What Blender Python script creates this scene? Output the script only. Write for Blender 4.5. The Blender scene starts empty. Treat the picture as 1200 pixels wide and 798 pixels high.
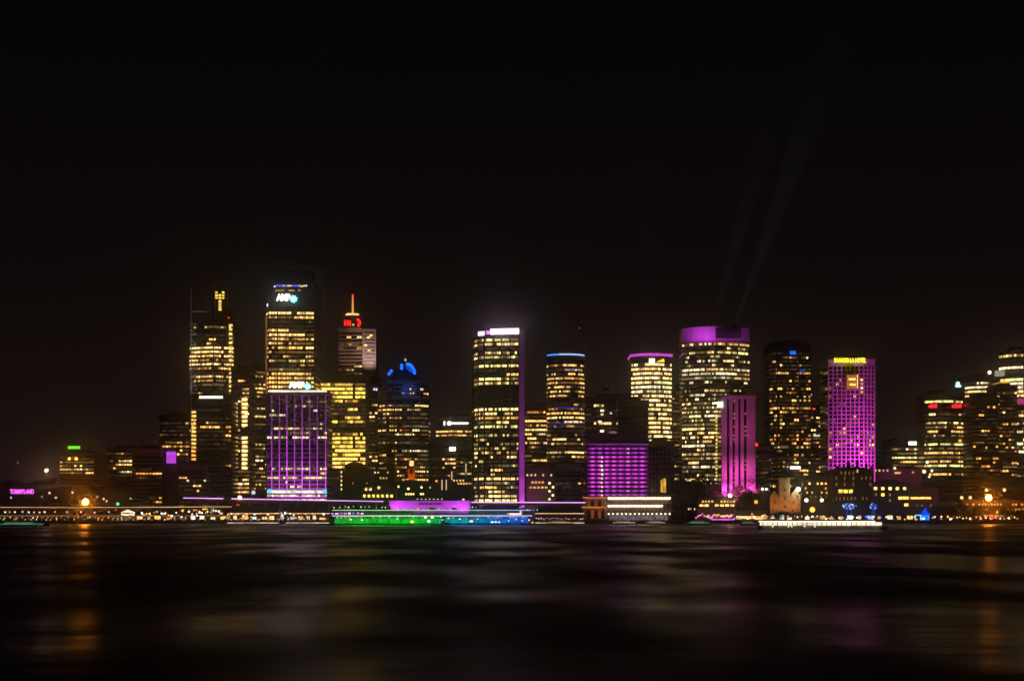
import bpy, math, random
from mathutils import Vector
R = random.Random(7)
sc = bpy.context.scene
col = sc.collection
PI = math.pi
F = 1930.0; CH = 10.0; HY = 598.6; GZ = 2.5

def X(px, Y): return (px - 600.0) * Y / F
def Z(py, Y): return CH - (py - HY) * Y / F

# ------------------------------------------------------------------ materials
MATS = {}
def nt(m):
    m.use_nodes = True
    t = m.node_tree; t.nodes.clear()
    out = t.nodes.new('ShaderNodeOutputMaterial')
    return t, out
def N(t, kind, **kw):
    n = t.nodes.new(kind)
    for k, v in kw.items():
        if k in n.inputs: n.inputs[k].default_value = v
        else: setattr(n, k, v)
    return n
def surf(name, c, rough=.7, spec=.4, metal=0., scale=.25, var=.35, bump=0.):
    if name in MATS: return MATS[name]
    m = bpy.data.materials.new(name); t, out = nt(m)
    tc = N(t, 'ShaderNodeTexCoord'); no = N(t, 'ShaderNodeTexNoise', Scale=scale, Detail=6., Roughness=.65)
    t.links.new(tc.outputs['Object'], no.inputs['Vector'])
    r = N(t, 'ShaderNodeValToRGB')
    r.color_ramp.elements[0].position = .3; r.color_ramp.elements[1].position = .7
    r.color_ramp.elements[0].color = tuple(v * (1 - var) for v in c) + (1,)
    r.color_ramp.elements[1].color = tuple(min(1, v * (1 + var)) for v in c) + (1,)
    t.links.new(no.outputs['Fac'], r.inputs['Fac'])
    b = N(t, 'ShaderNodeBsdfPrincipled', Roughness=rough, Metallic=metal)
    b.inputs['Specular IOR Level'].default_value = spec
    t.links.new(r.outputs['Color'], b.inputs['Base Color'])
    if bump:
        bp = N(t, 'ShaderNodeBump', Strength=bump)
        t.links.new(no.outputs['Fac'], bp.inputs['Height']); t.links.new(bp.outputs['Normal'], b.inputs['Normal'])
    t.links.new(b.outputs['BSDF'], out.inputs['Surface'])
    MATS[name] = m; return m
def em(name, c, s, noise=0., scale=.6, sample=False, stretch=None):
    if name in MATS: return MATS[name]
    m = bpy.data.materials.new(name); t, out = nt(m)
    e = N(t, 'ShaderNodeEmission'); e.inputs['Color'].default_value = tuple(c) + (1,); e.inputs['Strength'].default_value = s
    if noise:
        tc = N(t, 'ShaderNodeTexCoord'); no = N(t, 'ShaderNodeTexNoise', Scale=scale, Detail=3.)
        src = tc.outputs['Object']
        if stretch:
            mp = N(t, 'ShaderNodeMapping'); mp.inputs['Scale'].default_value = stretch
            t.links.new(src, mp.inputs['Vector']); src = mp.outputs['Vector']
        t.links.new(src, no.inputs['Vector'])
        mr = N(t, 'ShaderNodeMapRange'); mr.inputs['From Min'].default_value = .3; mr.inputs['From Max'].default_value = .7
        mr.inputs['To Min'].default_value = s * (1 - noise); mr.inputs['To Max'].default_value = s * (1 + noise)
        t.links.new(no.outputs['Fac'], mr.inputs['Value']); t.links.new(mr.outputs['Result'], e.inputs['Strength'])
    t.links.new(e.outputs['Emission'], out.inputs['Surface'])
    m.cycles.emission_sampling = 'AUTO' if sample else 'NONE'
    MATS[name] = m; return m
def glass(name='tinted_glass', c=(.012, .014, .018), rough=.12):
    return surf(name, c, rough, .6, 0, .08, .3)

COLS = {'warm': (1, .50, .12), 'cream': (1, .63, .22), 'white': (1, .78, .42), 'green': (.92, .80, .26),
        'orange': (1, .36, .07), 'gold': (1, .6, .09), 'amber': (1, .48, .1), 'cool': (.8, .95, 1.)}
LV = (.2, .95, 2.4)
def lit(cn, lv, k=1.0):
    return em('lit_%s_%d_%d' % (cn, lv, int(k * 100)), COLS[cn], LV[lv] * k, noise=.65, scale=.45)
PAL = {'office': (['cream'] * 5 + ['warm'] * 4 + ['white'] * 2 + ['orange']), 'warm': ['warm'] * 5 + ['amber'] * 2 + ['cream'] * 3,
       'gold': ['gold'] * 7 + ['amber'] * 2 + ['warm'] * 2, 'pale': ['white'] * 4 + ['cream'] * 5 + ['green'] * 1,
       'green': ['green'] * 4 + ['cream'] * 4 + ['warm'] * 3, 'home': ['warm'] * 4 + ['orange'] * 3 + ['amber'] * 2 + ['cream'] * 2}

# ------------------------------------------------------------------ mesh helpers
class MB:
    def __init__(s): s.v = []; s.f = []; s.m = []
    def poly(s, pts, mi=0):
        k = len(s.v); s.v += [tuple(p) for p in pts]; s.f.append(tuple(range(k, k + len(pts)))); s.m.append(mi)
    def prism(s, pts, z0, z1, mi=0):
        n = len(pts); k = len(s.v)
        s.v += [(p[0], p[1], z0) for p in pts] + [(p[0], p[1], z1) for p in pts]
        for i in range(n):
            j = (i + 1) % n; s.f.append((k + i, k + j, k + n + j, k + n + i)); s.m.append(mi)
        s.f.append(tuple(range(k + n, k + 2 * n))); s.m.append(mi)
        s.f.append(tuple(range(k + n - 1, k - 1, -1))); s.m.append(mi)
    def box(s, x0, x1, y0, y1, z0, z1, mi=0):
        s.prism([(x0, y0), (x1, y0), (x1, y1), (x0, y1)], z0, z1, mi)
    def tube(s, a, b, r0, r1=None, n=8, mi=0):
        r1 = r0 if r1 is None else r1
        a = Vector(a); b = Vector(b); d = (b - a).normalized()
        u = d.orthogonal().normalized(); w = d.cross(u); k = len(s.v)
        for p, r in ((a, r0), (b, r1)):
            for i in range(n):
                t = 2 * PI * i / n; s.v.append(tuple(p + (u * math.cos(t) + w * math.sin(t)) * r))
        for i in range(n):
            j = (i + 1) % n; s.f.append((k + i, k + j, k + n + j, k + n + i)); s.m.append(mi)
        s.f.append(tuple(range(k + n - 1, k - 1, -1))); s.m.append(mi)
        s.f.append(tuple(range(k + n, k + 2 * n))); s.m.append(mi)
    def sphere(s, c, r, n=10, q=6, mi=0, sz=1., half=False):
        k = len(s.v); t0 = 0 if half else -PI / 2
        for i in range(q + 1):
            t = t0 + (PI / 2 - t0) * i / q
            for j in range(n):
                a = 2 * PI * j / n
                s.v.append((c[0] + r * math.cos(t) * math.cos(a), c[1] + r * math.cos(t) * math.sin(a), c[2] + r * sz * math.sin(t)))
        for i in range(q):
            for j in range(n):
                l = (j + 1) % n
                s.f.append((k + i * n + j, k + i * n + l, k + (i + 1) * n + l, k + (i + 1) * n + j)); s.m.append(mi)
    def build(s, name, mats, parent=None, smooth=False, loc=None):
        if not isinstance(mats, (list, tuple)): mats = [mats]
        L = parent_world(parent) if parent is not None else Vector(loc or (0, 0, 0))
        me = bpy.data.meshes.new(name)
        me.from_pydata([(v[0] - L.x, v[1] - L.y, v[2] - L.z) for v in s.v], [], s.f)
        for m in mats: me.materials.append(m)
        if len(mats) > 1: me.polygons.foreach_set('material_index', s.m)
        if smooth: me.polygons.foreach_set('use_smooth', [True] * len(s.f))
        o = bpy.data.objects.new(name, me); col.objects.link(o)
        if parent is not None: o.parent = parent
        else: o.location = L
        return o
def parent_world(p):
    v = Vector(p.location)
    while p.parent: p = p.parent; v += p.location
    return v
def tag(o, label=None, cat=None, group=None, kind=None):
    if label: o['label'] = label
    if cat: o['category'] = cat
    if group: o['group'] = group
    if kind: o['kind'] = kind
    return o
def empty(name, loc, label, cat, group=None):
    o = bpy.data.objects.new(name, None); col.objects.link(o); o.location = loc; o.empty_display_size = 1
    return tag(o, label, cat, group)
def copy_tree(o, parent=None):
    c = o.copy(); col.objects.link(c); c.parent = parent
    for ch in list(o.children): copy_tree(ch, c)
    return c
def light(name, kind, loc, energy, color, parent=None, target=None, size=1., size_y=None, spot=None, blend=.6):
    d = bpy.data.lights.new(name, kind); d.energy = energy; d.color = color
    if kind == 'AREA':
        d.size = size
        if size_y: d.shape = 'RECTANGLE'; d.size_y = size_y
    else: d.shadow_soft_size = size
    if kind == 'SPOT': d.spot_size = math.radians(spot); d.spot_blend = blend
    o = bpy.data.objects.new(name, d); col.objects.link(o)
    L = parent_world(parent) if parent is not None else Vector((0, 0, 0))
    o.location = Vector(loc) - L
    if parent is not None: o.parent = parent
    if target is not None:
        o.rotation_euler = (Vector(target) - Vector(loc)).to_track_quat('-Z', 'Y').to_euler()
    return o
def text(name, s, loc, size, mat, parent, ext=.25, width=None, normal_deg=0.):
    cu = bpy.data.curves.new('lettering', 'FONT'); cu.body = s; cu.size = size; cu.extrude = ext; cu.align_x = 'CENTER'; cu.align_y = 'BOTTOM'
    cu.offset = size * .03; cu.resolution_u = 3
    t = bpy.data.objects.new('lettering_source', cu)
    me = bpy.data.meshes.new_from_object(t)
    me.name = name; me.materials.clear(); me.materials.append(mat)
    o = bpy.data.objects.new(name, me); col.objects.link(o)
    if width:
        w = max(v.co.x for v in me.vertices) - min(v.co.x for v in me.vertices)
        for v in me.vertices: v.co.x *= width / w
    L = parent_world(parent); o.parent = parent; o.location = Vector(loc) - L; o.rotation_euler = (PI / 2, 0, math.radians(normal_deg))
    bpy.data.objects.remove(t); bpy.data.curves.remove(cu)
    return o

def floods(root, px, Yw, dist, zl, col_, spec):
    x = X(px, Yw)
    for h, E, ang in spec:
        dz = h - zl; d2 = dist * dist + dz * dz; P = E * d2 / (dist / math.sqrt(d2)) * 39.5
        light('floodlight', 'SPOT', (x, Yw - dist, zl), P, col_, root, (x, Yw, h), .5, spot=ang, blend=1)

def offset(poly, d):
    n = len(poly); out = []
    for i in range(n):
        p, a, b = Vector(poly[i]), Vector(poly[i - 1]), Vector(poly[(i + 1) % n])
        e1 = (p - a).normalized(); e2 = (b - p).normalized()
        n1 = Vector((e1.y, -e1.x)); n2 = Vector((e2.y, -e2.x)); m = n1 + n2
        if m.length < 1e-4: m = n1
        m.normalize(); k = d / max(.35, m.dot(n1)); out.append((p.x + m.x * k, p.y + m.y * k))
    return out

def circ(pxl, pxr, Y, n=28, flat=1.):
    """closed round plan; front half first (left to right)"""
    r = (X(pxr, Y) - X(pxl, Y)) / 2; cx = (X(pxr, Y) + X(pxl, Y)) / 2; cy = Y + r * flat
    return [(cx - r * math.cos(PI * i / (n // 2)), cy - r * flat * math.sin(PI * i / (n // 2))) for i in range(n // 2)] + \
           [(cx + r * math.cos(PI * i / (n // 2)), cy + r * flat * math.sin(PI * i / (n // 2))) for i in range(n // 2)], n // 2
def boxp(pxl, pxr, Y, depth, corner=None, back=None):
    """front edge at Y; corner=(px, dY) breaks the front into two faces meeting nearest the camera"""
    if corner:
        f = [(X(pxl, Y + corner[1]), Y + corner[1]), (X(corner[0], Y), Y), (X(pxr, Y + (back or corner[1])), Y + (back or corner[1]))]
    else: f = [(X(pxl, Y), Y), (X(pxr, Y), Y)]
    my = max(p[1] for p in f)
    return f + [(f[-1][0], my + depth), (f[0][0], my + depth)], len(f) - 1
def bowp(pxl, pxr, Y, depth, bulge, n=9):
    f = []
    for i in range(n + 1):
        t = i / n; y = Y + bulge * (2 * t - 1) ** 2; f.append((X(pxl + (pxr - pxl) * t, y), y))
    return f + [(f[-1][0], Y + depth), (f[0][0], Y + depth)], n

WALLC = {'dark': (.06, .05, .048), 'brown': (.16, .1, .075), 'stone': (.3, .22, .15), 'grey': (.22, .2, .2), 'pale': (.42, .38, .36), 'black': (.02, .02, .022)}
def wallm(k): return surf('wall_' + k, WALLC[k], .75, .3, 0, .12, .3)

def windows(root, poly, nf, zb, zt, fl, bay, zones, pal, Y, wf=.78, hf=.46, cont=.8, k=1., off=.12, z_in=.28, levels=(.32, .4, .28), rowset=None, maxrun=14, sep=0):
    bays = []
    for i in range(nf):
        a = Vector(poly[i]); b = Vector(poly[(i + 1) % len(poly)]); L = (b - a).length
        nb = max(1, round(L / (bay * .86))); d = (b - a) / nb; nn = Vector((d.y, -d.x)).normalized()
        mid = (a + b) / 2
        if nn.dot(-mid.normalized()) < .06: continue
        fw = nn.dot(-mid.normalized())
        for j in range(nb): bays.append((a + d * j, a + d * (j + 1), nn, fw))
    runs = []; dims = []
    nr = int((zt - zb) / fl)
    for r in range(nr):
        z0 = zb + r * fl + fl * z_in; z1 = z0 + fl * hf
        py = HY - ((z0 + z1) / 2 - CH) * F / Y
        p = 0
        for a, b, q in zones:
            if a <= py < b: p = q
        if p <= 0: continue
        p = p * R.choice((.35, .85, 1.1, 1.4, 1.75)) if p < .9 else p
        p = min(p, .97); rc = R.choice(PAL[pal]); i = 0
        start = p * (1 - cont) / max(.05, 1 - p) if p < .8 else .9
        c_ = cont if p < .8 else .96
        while i < len(bays):
            if R.random() < start:
                n = 1
                while i + n < len(bays) and R.random() < c_ and n < maxrun: n += 1
                cn = rc if R.random() < .6 else R.choice(PAL[pal])
                lv = R.choices((0, 1, 2), levels if p < .88 else (.03, .22, .75))[0]
                g = bays[i:i + n]; runs.append((g, z0, z1, cn, lv, sum((x[1] - x[0]).length * x[3] for x in g))); i += n
            i += 1
        lits = set(id(x) for q in runs if q[1] == z0 for x in q[0])
        ph = R.random()
        if p > .05 and R.random() < .85:
            for bz in bays:
                if id(bz) not in lits and R.random() < .35 + .5 * ph: dims.append((bz, z0, z1))
    runs.sort(key=lambda x: -x[5] * (1 + x[4]))
    def add(mb, run, mats):
        g, z0, z1, cn, lv, _ = run
        for (a, b, nn, fw) in g:
            l2 = min(2, max(0, lv + R.choice((-1, -1, 0, 0, 0, 0, 1)))); m = lit(cn, l2, k)
            if m not in mats: mats.append(m)
            d = b - a; e = (1 - wf) / 2; o = nn * off
            p, q = a + d * e + o, b - d * e + o
            mb.poly([(p.x, p.y, z0), (q.x, q.y, z0), (q.x, q.y, z1), (p.x, p.y, z1)], mats.index(m))
    for run in runs[:98]:
        mb = MB(); ms = []; add(mb, run, ms); mb.build('window', ms, root)
    if runs[98:] or dims:
        mb = MB(); ms = []
        for run in runs[98:]: add(mb, run, ms)
        dm = [em('glow_pane_%d' % q, ((1, .5, .2), (1, .62, .3), (.8, .7, .5))[q], (.03, .06, .015)[q], noise=.7, scale=.45) for q in range(3)]  # unlit panes given a faint glow to fill the dark facades
        for (a, b, nn, fw), z0, z1 in dims:
            mt = R.choice(dm)
            if mt not in ms: ms.append(mt)
            d = b - a; e = (1 - wf) / 2; o = nn * off; p, q = a + d * e + o, b - d * e + o
            mb.poly([(p.x, p.y, z0), (q.x, q.y, z0), (q.x, q.y, z1), (p.x, p.y, z1)], ms.index(mt))
        tag(mb.build('window', ms, root), kind='stuff')

def tower(name, label, plan, Y, ytop, zones, wall='dark', fl=3.9, bay=3.2, pal='office', ybot=None, spand=.32, pier=0, pierw=.5, piero=.5, cap=3., cat='tower', gl=None, win=True, ground=True, **kw):
    poly, nf = plan
    cx = sum(p[0] for p in poly) / len(poly); cy = sum(p[1] for p in poly) / len(poly)
    zt = Z(ytop, Y); zb = Z(ybot, Y) if ybot else GZ
    root = empty(name, (cx, cy, zb), label, cat)
    mb = MB(); mb.prism(poly, zb, zt); mb.build('glazing', gl or glass(), root)
    w = MB(); po = offset(poly, .35); n = int((zt - cap - zb) / fl)
    for r in range(n + 1):
        z = zb + r * fl
        w.prism(po, z - fl * spand * .5 + .01, min(z + fl * spand * .5, zt))
    w.prism(offset(poly, .5), zt - cap, zt + 1.1)
    if pier:
        for i in range(nf):
            a = Vector(poly[i]); b = Vector(poly[(i + 1) % len(poly)]); L = (b - a).length
            nb = max(1, round(L / (bay * pier))); d = (b - a) / nb; u = d.normalized() * pierw / 2; nn = Vector((d.y, -d.x)).normalized()
            for j in range(nb + 1):
                c = a + d * j; q = [c - u, c - u + nn * piero, c + u + nn * piero, c + u]
                w.prism([(q[1].x, q[1].y), (q[2].x, q[2].y), (q[3].x, q[3].y), (q[0].x, q[0].y)], zb, zt - cap)
    w.build('wall', wallm(wall), root)
    # roof plant
    pc = [(cx + (p[0] - cx) * .55, cy + (p[1] - cy) * .55) for p in poly]
    rp = MB(); rp.prism(pc, zt + 1.1, zt + 4.2); rp.build('plant_room', wallm('dark'), root)
    if win: windows(root, poly, nf, zb, zt - cap, fl, bay, zones, pal, Y, **kw)
    return root

# ------------------------------------------------------------------ world and camera
w = bpy.data.worlds.new('World'); sc.world = w; w.use_nodes = True
t = w.node_tree; t.nodes.clear()
out = t.nodes.new('ShaderNodeOutputWorld'); bg = t.nodes.new('ShaderNodeBackground')
tc = t.nodes.new('ShaderNodeTexCoord'); sep = t.nodes.new('ShaderNodeSeparateXYZ'); rp = t.nodes.new('ShaderNodeValToRGB')
t.links.new(tc.outputs['Generated'], sep.inputs[0]); t.links.new(sep.outputs['Z'], rp.inputs['Fac'])
e = rp.color_ramp.elements
e[0].position = 0.; e[0].color = (.0092, .0050, .0044, 1)
e[1].position = .6; e[1].color = (.0008, .0006, .0007, 1)
for p, c in ((.06, (.0076, .0044, .0040, 1)), (.14, (.0045, .0028, .0027, 1)), (.26, (.0020, .0014, .0015, 1))):
    q = e.new(p); q.color = c
sky = t.nodes.new('ShaderNodeTexSky'); sky.sky_type = 'NISHITA'; sky.sun_disc = False
sky.sun_elevation = math.radians(-4); sky.sun_rotation = math.radians(200)
sm = t.nodes.new('ShaderNodeMixRGB'); sm.blend_type = 'ADD'; sm.inputs['Fac'].default_value = .0006
t.links.new(rp.outputs['Color'], sm.inputs['Color1']); t.links.new(sky.outputs['Color'], sm.inputs['Color2'])
t.links.new(sm.outputs['Color'], bg.inputs['Color']); bg.inputs['Strength'].default_value = 1.0
t.links.new(bg.outputs['Background'], out.inputs['Surface'])

cd = bpy.data.cameras.new('camera'); cam = bpy.data.objects.new('camera', cd); col.objects.link(cam); sc.camera = cam
cam.location = (0, 0, CH); cam.rotation_euler = (PI / 2, 0, 0)
cd.sensor_width = 36; cd.lens = F / 1200 * 36; cd.shift_y = (HY - 399) / 1200; cd.clip_end = 30000; cd.clip_start = 1
sc.view_settings.view_transform = 'Standard'; sc.view_settings.look = 'None'; sc.view_settings.exposure = 0; sc.view_settings.gamma = 1
sc.cycles.use_denoising = True; sc.cycles.max_bounces = 4; sc.cycles.diffuse_bounces = 2; sc.cycles.glossy_bounces = 2
sc.cycles.filter_width = 1.5; sc.cycles.sample_clamp_indirect = 4; sc.cycles.volume_bounces = 0; sc.cycles.volume_step_rate = 4

# ------------------------------------------------------------------ water, ground, hills
SH = 1262.
m = bpy.data.materials.new('harbour_water'); t, out = nt(m)
tc = N(t, 'ShaderNodeTexCoord')
b = N(t, 'ShaderNodeBsdfPrincipled', Roughness=.2, IOR=1.22); b.inputs['Base Color'].default_value = (.002, .003, .004, 1); b.inputs['Specular Tint'].default_value = (.13, .13, .138, 1)
def wnoise(sx, sy, sc_, det):
    mp = N(t, 'ShaderNodeMapping'); mp.inputs['Scale'].default_value = (sx, sy, 1); no = N(t, 'ShaderNodeTexNoise', Scale=sc_, Detail=det)
    t.links.new(tc.outputs['Object'], mp.inputs['Vector']); t.links.new(mp.outputs['Vector'], no.inputs['Vector']); return no
n1 = wnoise(.02, .035, 1., 4.); n2 = wnoise(.25, .6, 1., 3.)
ad = N(t, 'ShaderNodeMath', operation='MULTIPLY_ADD'); ad.inputs[1].default_value = .05
t.links.new(n2.outputs['Fac'], ad.inputs[0]); t.links.new(n1.outputs['Fac'], ad.inputs[2])
bp = N(t, 'ShaderNodeBump', Strength=1., Distance=.7); t.links.new(ad.outputs['Value'], bp.inputs['Height']); t.links.new(bp.outputs['Normal'], b.inputs['Normal'])
n3 = wnoise(.028, .011, 1., 2.); mr = N(t, 'ShaderNodeMapRange'); mr.inputs['From Min'].default_value = .4; mr.inputs['From Max'].default_value = .6
mr.inputs['To Min'].default_value = .29; mr.inputs['To Max'].default_value = .6
t.links.new(n3.outputs['Fac'], mr.inputs['Value']); t.links.new(mr.outputs['Result'], b.inputs['Roughness'])
t.links.new(b.outputs['BSDF'], out.inputs['Surface'])
mb = MB(); mb.poly([(-9000, -300, 0), (9000, -300, 0), (9000, 16000, 0), (-9000, 16000, 0)])
tag(mb.build('water', m), kind='structure')

mb = MB(); mb.prism([(-6000, SH + 2), (6000, SH + 2), (6000, 12000), (-6000, 12000)], .02, GZ)
tag(mb.build('ground', surf('asphalt', (.05, .048, .046), .8, .3, 0, .05, .4)), kind='structure')
mb = MB(); mb.box(-1600, 1600, SH, SH + 1.98, -1, GZ + .5)
tag(mb.build('seawall', surf('sandstone', (.26, .19, .12), .85, .2, 0, .4, .4)), 'long low sandstone seawall edging the harbour in front of the city', 'wall')

def hill(px0, px1, Y0, Y1, hgt, name, seed):
    nx, ny = 40, 14; x0, x1 = X(px0, Y0), X(px1, Y0); mb = MB(); rr = random.Random(seed)
    ph = [rr.uniform(0, 6) for _ in range(4)]
    def h(x, y):
        u = (x - x0) / (x1 - x0); v = (y - Y0) / (Y1 - Y0)
        if not (0 <= u <= 1 and 0 <= v <= 1): return GZ
        s = min(1, u * 4) * min(1, (1 - u) * 2.2) * math.sin(min(1, v * 1.6) * PI / 2)
        return GZ + hgt * max(0, s) * (.88 + .12 * math.sin(u * 9 + ph[0]))
    for j in range(ny + 1):
        for i in range(nx + 1):
            x = x0 + (x1 - x0) * i / nx; y = Y0 + (Y1 - Y0) * j / ny
            mb.v.append((x, y, h(x, y) + .02))
    for j in range(ny):
        for i in range(nx):
            k = j * (nx + 1) + i; mb.f.append((k, k + 1, k + nx + 2, k + nx + 1)); mb.m.append(0)
    tag(mb.build(name, surf('dark_lawn', (.05, .06, .03), .95, .1, 0, .06, .5), smooth=True), kind='structure'); return h
hz = hill(-260, 190, 1340, 1800, 36, 'hill', 3)
hm = hill(740, 945, 1296, 1345, 11, 'hill', 8)
hr = hill(1060, 1460, 1330, 1700, 9, 'hill', 5)

# ------------------------------------------------------------------ trees
FOL = surf('foliage', (.05, .065, .025), .8, .2, 0, .35, .45)
BARK = surf('bark', (.11, .08, .055), .9, .1, 0, 1., .4)
def tree_mesh(h, w_, seed, n=1500):
    rr = random.Random(seed); tr = MB()
    tr.tube((0, 0, -.4), (0, 0, h * .35), h * .035, h * .022)
    cl = []
    for i in range(9):
        a = rr.uniform(0, 2 * PI); d = rr.uniform(.15, .62) * w_ / 2; z = h * rr.uniform(.45, .86)
        c = (d * math.cos(a), d * math.sin(a), z); cl.append((c, rr.uniform(.2, .34) * w_, rr.uniform(.6, .9)))
        tr.tube((0, 0, h * rr.uniform(.25, .35)), (c[0] * .9, c[1] * .9, c[2]), h * .014, h * .004, 6)
    cr = MB()
    for i in range(n):
        c, r, fz = rr.choice(cl)
        while True:
            p = Vector((rr.uniform(-1, 1), rr.uniform(-1, 1), rr.uniform(-1, 1)))
            if .25 < p.length < 1: break
        p = Vector((c[0] + p.x * r, c[1] + p.y * r, c[2] + p.z * r * fz))
        u = Vector((rr.gauss(0, 1), rr.gauss(0, 1), rr.gauss(0, .6))).normalized(); v = u.orthogonal().normalized(); s = rr.uniform(.25, .6) * h / 13
        cr.poly([p - u * s, p + v * s * .6, p + u * s, p - v * s * .6])
    return tr, cr
TV = {}
def make_variant(i, h, w_):
    tr, cr = tree_mesh(h, w_, 50 + i)
    a = tr.build('trunk', BARK); b = cr.build('crown', FOL)
    TV[i] = (a.data, b.data, h); bpy.data.objects.remove(a); bpy.data.objects.remove(b)
for i, (h, w_) in enumerate(((13, 13), (11, 14), (15, 13), (9, 9))): make_variant(i, h, w_)
def tree(px, Y, h, label, group=None, wide=1., gz=None, name='tree', mat=None):
    vi = R.randrange(4); ta, tb, hh = TV[vi]; x = X(px, Y)
    z = GZ if gz is None else gz
    root = empty(name, (x, Y, z), label, 'tree', group); root.rotation_euler = (0, 0, R.uniform(0, 6.28)); s = h / hh
    root.scale = (s * wide, s * wide, s)
    for nme, me in (('trunk', ta), ('crown', tb)):
        o = bpy.data.objects.new(nme, me); col.objects.link(o); o.parent = root
    return root

# left headland gardens
for i in range(46):
    px = -20 + i * 4.0 + R.uniform(-2, 2); Y = R.choice((1390, 1430, 1480, 1540, 1620)) + R.uniform(-15, 15)
    if px > 156: continue
    g = hz(X(px, Y), Y); tree(px, Y, R.uniform(9, 14) * (1 if px < 110 else .8), 'dark leafy tree on the garden slope behind the left promenade', 'trees on the garden slope', gz=g)

# ------------------------------------------------------------------ lamps
def lamp_mat(c, s, sample=False): return em('lamp_%02d_%02d_%02d_%d%s' % (c[0] * 99, c[1] * 99, c[2] * 99, s * 10, 's' if sample else ''), c, s, sample=sample)
POLE = surf('painted_steel', (.05, .05, .055), .5, .5, .3, 1., .2)
LC = {'w': (1, .78, .5), 'o': (1, .36, .045), 'O': (1, .27, .02), 'p': (1, .55, .38), 'g': (.1, 1, .5), 'y': (1, .72, .28), 'c': (.85, .95, 1), 'r': (1, .05, .02), 'gw': (.9, 1, .6), 'm': (.8, .1, .9), 'b': (.02, .12, 1)}
def lamp(px, py, Y, c='w', s=1.5, r=.55, label='round globe lamp on a steel post along the quay', group='globe lamps along the quay', base=None, real=0, arm=False):
    x = X(px, Y); z = Z(py, Y); g = GZ if base is None else base
    root = empty('street_lamp', (x, Y, g), label, 'street lamp', group)
    mb = MB(); mb.tube((x, Y, g), (x, Y, z - r * .8), .13, .08, 6)
    mb.tube((x, Y, z - r * 1.1), (x, Y, z - r * .7), r * .35, r * .5, 8); mb.build('post', POLE, root)
    mb = MB(); mb.sphere((x, Y, z), r, 10, 6); mb.build('globe', lamp_mat(LC[c], s, False), root, smooth=True)
    if real: light('lamp_light', 'POINT', (x, Y - r * 1.6, z), real * .22, LC[c], root, size=r)
    return root

def string_light_row(): pass
exec_rows = []
# ------------------------------------------------------------------ towers
office = 'office'
# far left pair beyond the gardens
T = tower('hotel_building', 'low hotel beyond the gardens with a small green rooftop sign', boxp(70, 110, 1950, 60), 1950, 531, [(529, 556, .5)], 'brown', fl=4.2, bay=4, pal='warm', hf=.45)
tw = T
mb = MB(); mb.box(X(79.5, 1949), X(93.5, 1949), 1949, 1950, Z(526, 1949), Z(522.6, 1949)); mb.build('rooftop_sign', em('sign_green', (.12, 1, .02), 1.1, .2, .5), T)
mb = MB(); mb.box(X(80, 1950), X(93, 1950), 1950.1, 1952, Z(533, 1950), Z(524, 1950)); mb.build('sign_frame', POLE, T)
tower('office_block', 'small block with scattered warm windows right of the green signed hotel', boxp(126, 158, 1900, 50), 1900, 525, [(522, 560, .42)], 'dark', fl=4.2, bay=3.5, pal='warm')

# dark quayside apartments on the left
T = tower('apartment_building', 'dark apartment block with balcony slabs and a glowing purple box on its roof', boxp(155, 190, 1340, 30), 1340, 527, [(550, 562, .25), (580, 600, .3)], 'brown', fl=3.3, bay=3, pal='home', spand=.25, hf=.4)
mb = MB(); mb.box(X(195, 1335), X(204.5, 1335), 1335, 1341, Z(542.5, 1335), Z(529, 1335)); mb.build('lit_box', em('lit_purple', (.55, .06, .75), 1.0, .3, .4), T)
mb = MB(); mb.box(X(190.3, 1342), X(209, 1342), 1342, 1368, GZ, Z(542.5, 1342)); mb.build('stair_core', wallm('dark'), T)
tower('apartment_building', 'low stepped apartment block with long balconies beside the purple lit box', boxp(209.5, 236, 1345, 30), 1345, 546, [(540, 600, .22)], 'brown', fl=3.3, bay=2.6, pal='home', spand=.3, hf=.4)
tower('office_block', 'shadowy office block with a lit top floor left of the spiked tower', boxp(187, 224, 1700, 40), 1700, 487, [(486, 500, .7), (500, 545, .32)], 'dark', fl=4, bay=3.4, pal='warm')

# spiked tower
T = tower('office_tower', 'tall office tower with a glowing T shaped crown between two thin masts', boxp(222, 274, 1640, 45, corner=(250, 10)), 1640, 377,
          [(374, 404, .28), (404, 434, .82), (434, 462, .5), (462, 560, .4)], 'dark', fl=4.1, bay=3., pal='warm', pier=4, pierw=.8, cap=2, hf=.46)
Yt = 1645
mb = MB(); mb.box(X(249, Yt), X(266, Yt), Yt, Yt + 14, Z(378, Yt), Z(339, Yt)); mb.box(X(266, Yt), X(271, Yt), Yt + 4, Yt + 20, Z(378, Yt), Z(362, Yt)); mb.build('crown_tower', wallm('dark'), T)
for (a, b, c, d) in [(252.3 + i * 3.9, 255.2 + i * 3.9, 341.8 + j * 3.2, 343.8 + j * 3.2) for i in range(3) for j in range(3) if not (i == 1 and j in (0,))] + [(256.2, 259.5, 352 + j * 3.2, 354.4 + j * 3.2) for j in range(4)]:
    mb = MB(); mb.box(X(a, Yt), X(b, Yt), Yt - .3, Yt - .05, Z(d, Yt), Z(c, Yt)); mb.build('crown_window', lit('gold', 2, .65), T)
mb = MB(); mb.tube((X(224, Yt), Yt, Z(590, Yt)), (X(224, Yt), Yt, Z(337, Yt)), .5, .25, 6)
for i in range(14): 
    y = 380 + i * 6
    mb.tube((X(224, Yt), Yt, Z(y, Yt)), (X(230, Yt), Yt, Z(y + (6 if i % 2 else 0), Yt)), .25, .25, 5)
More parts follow.
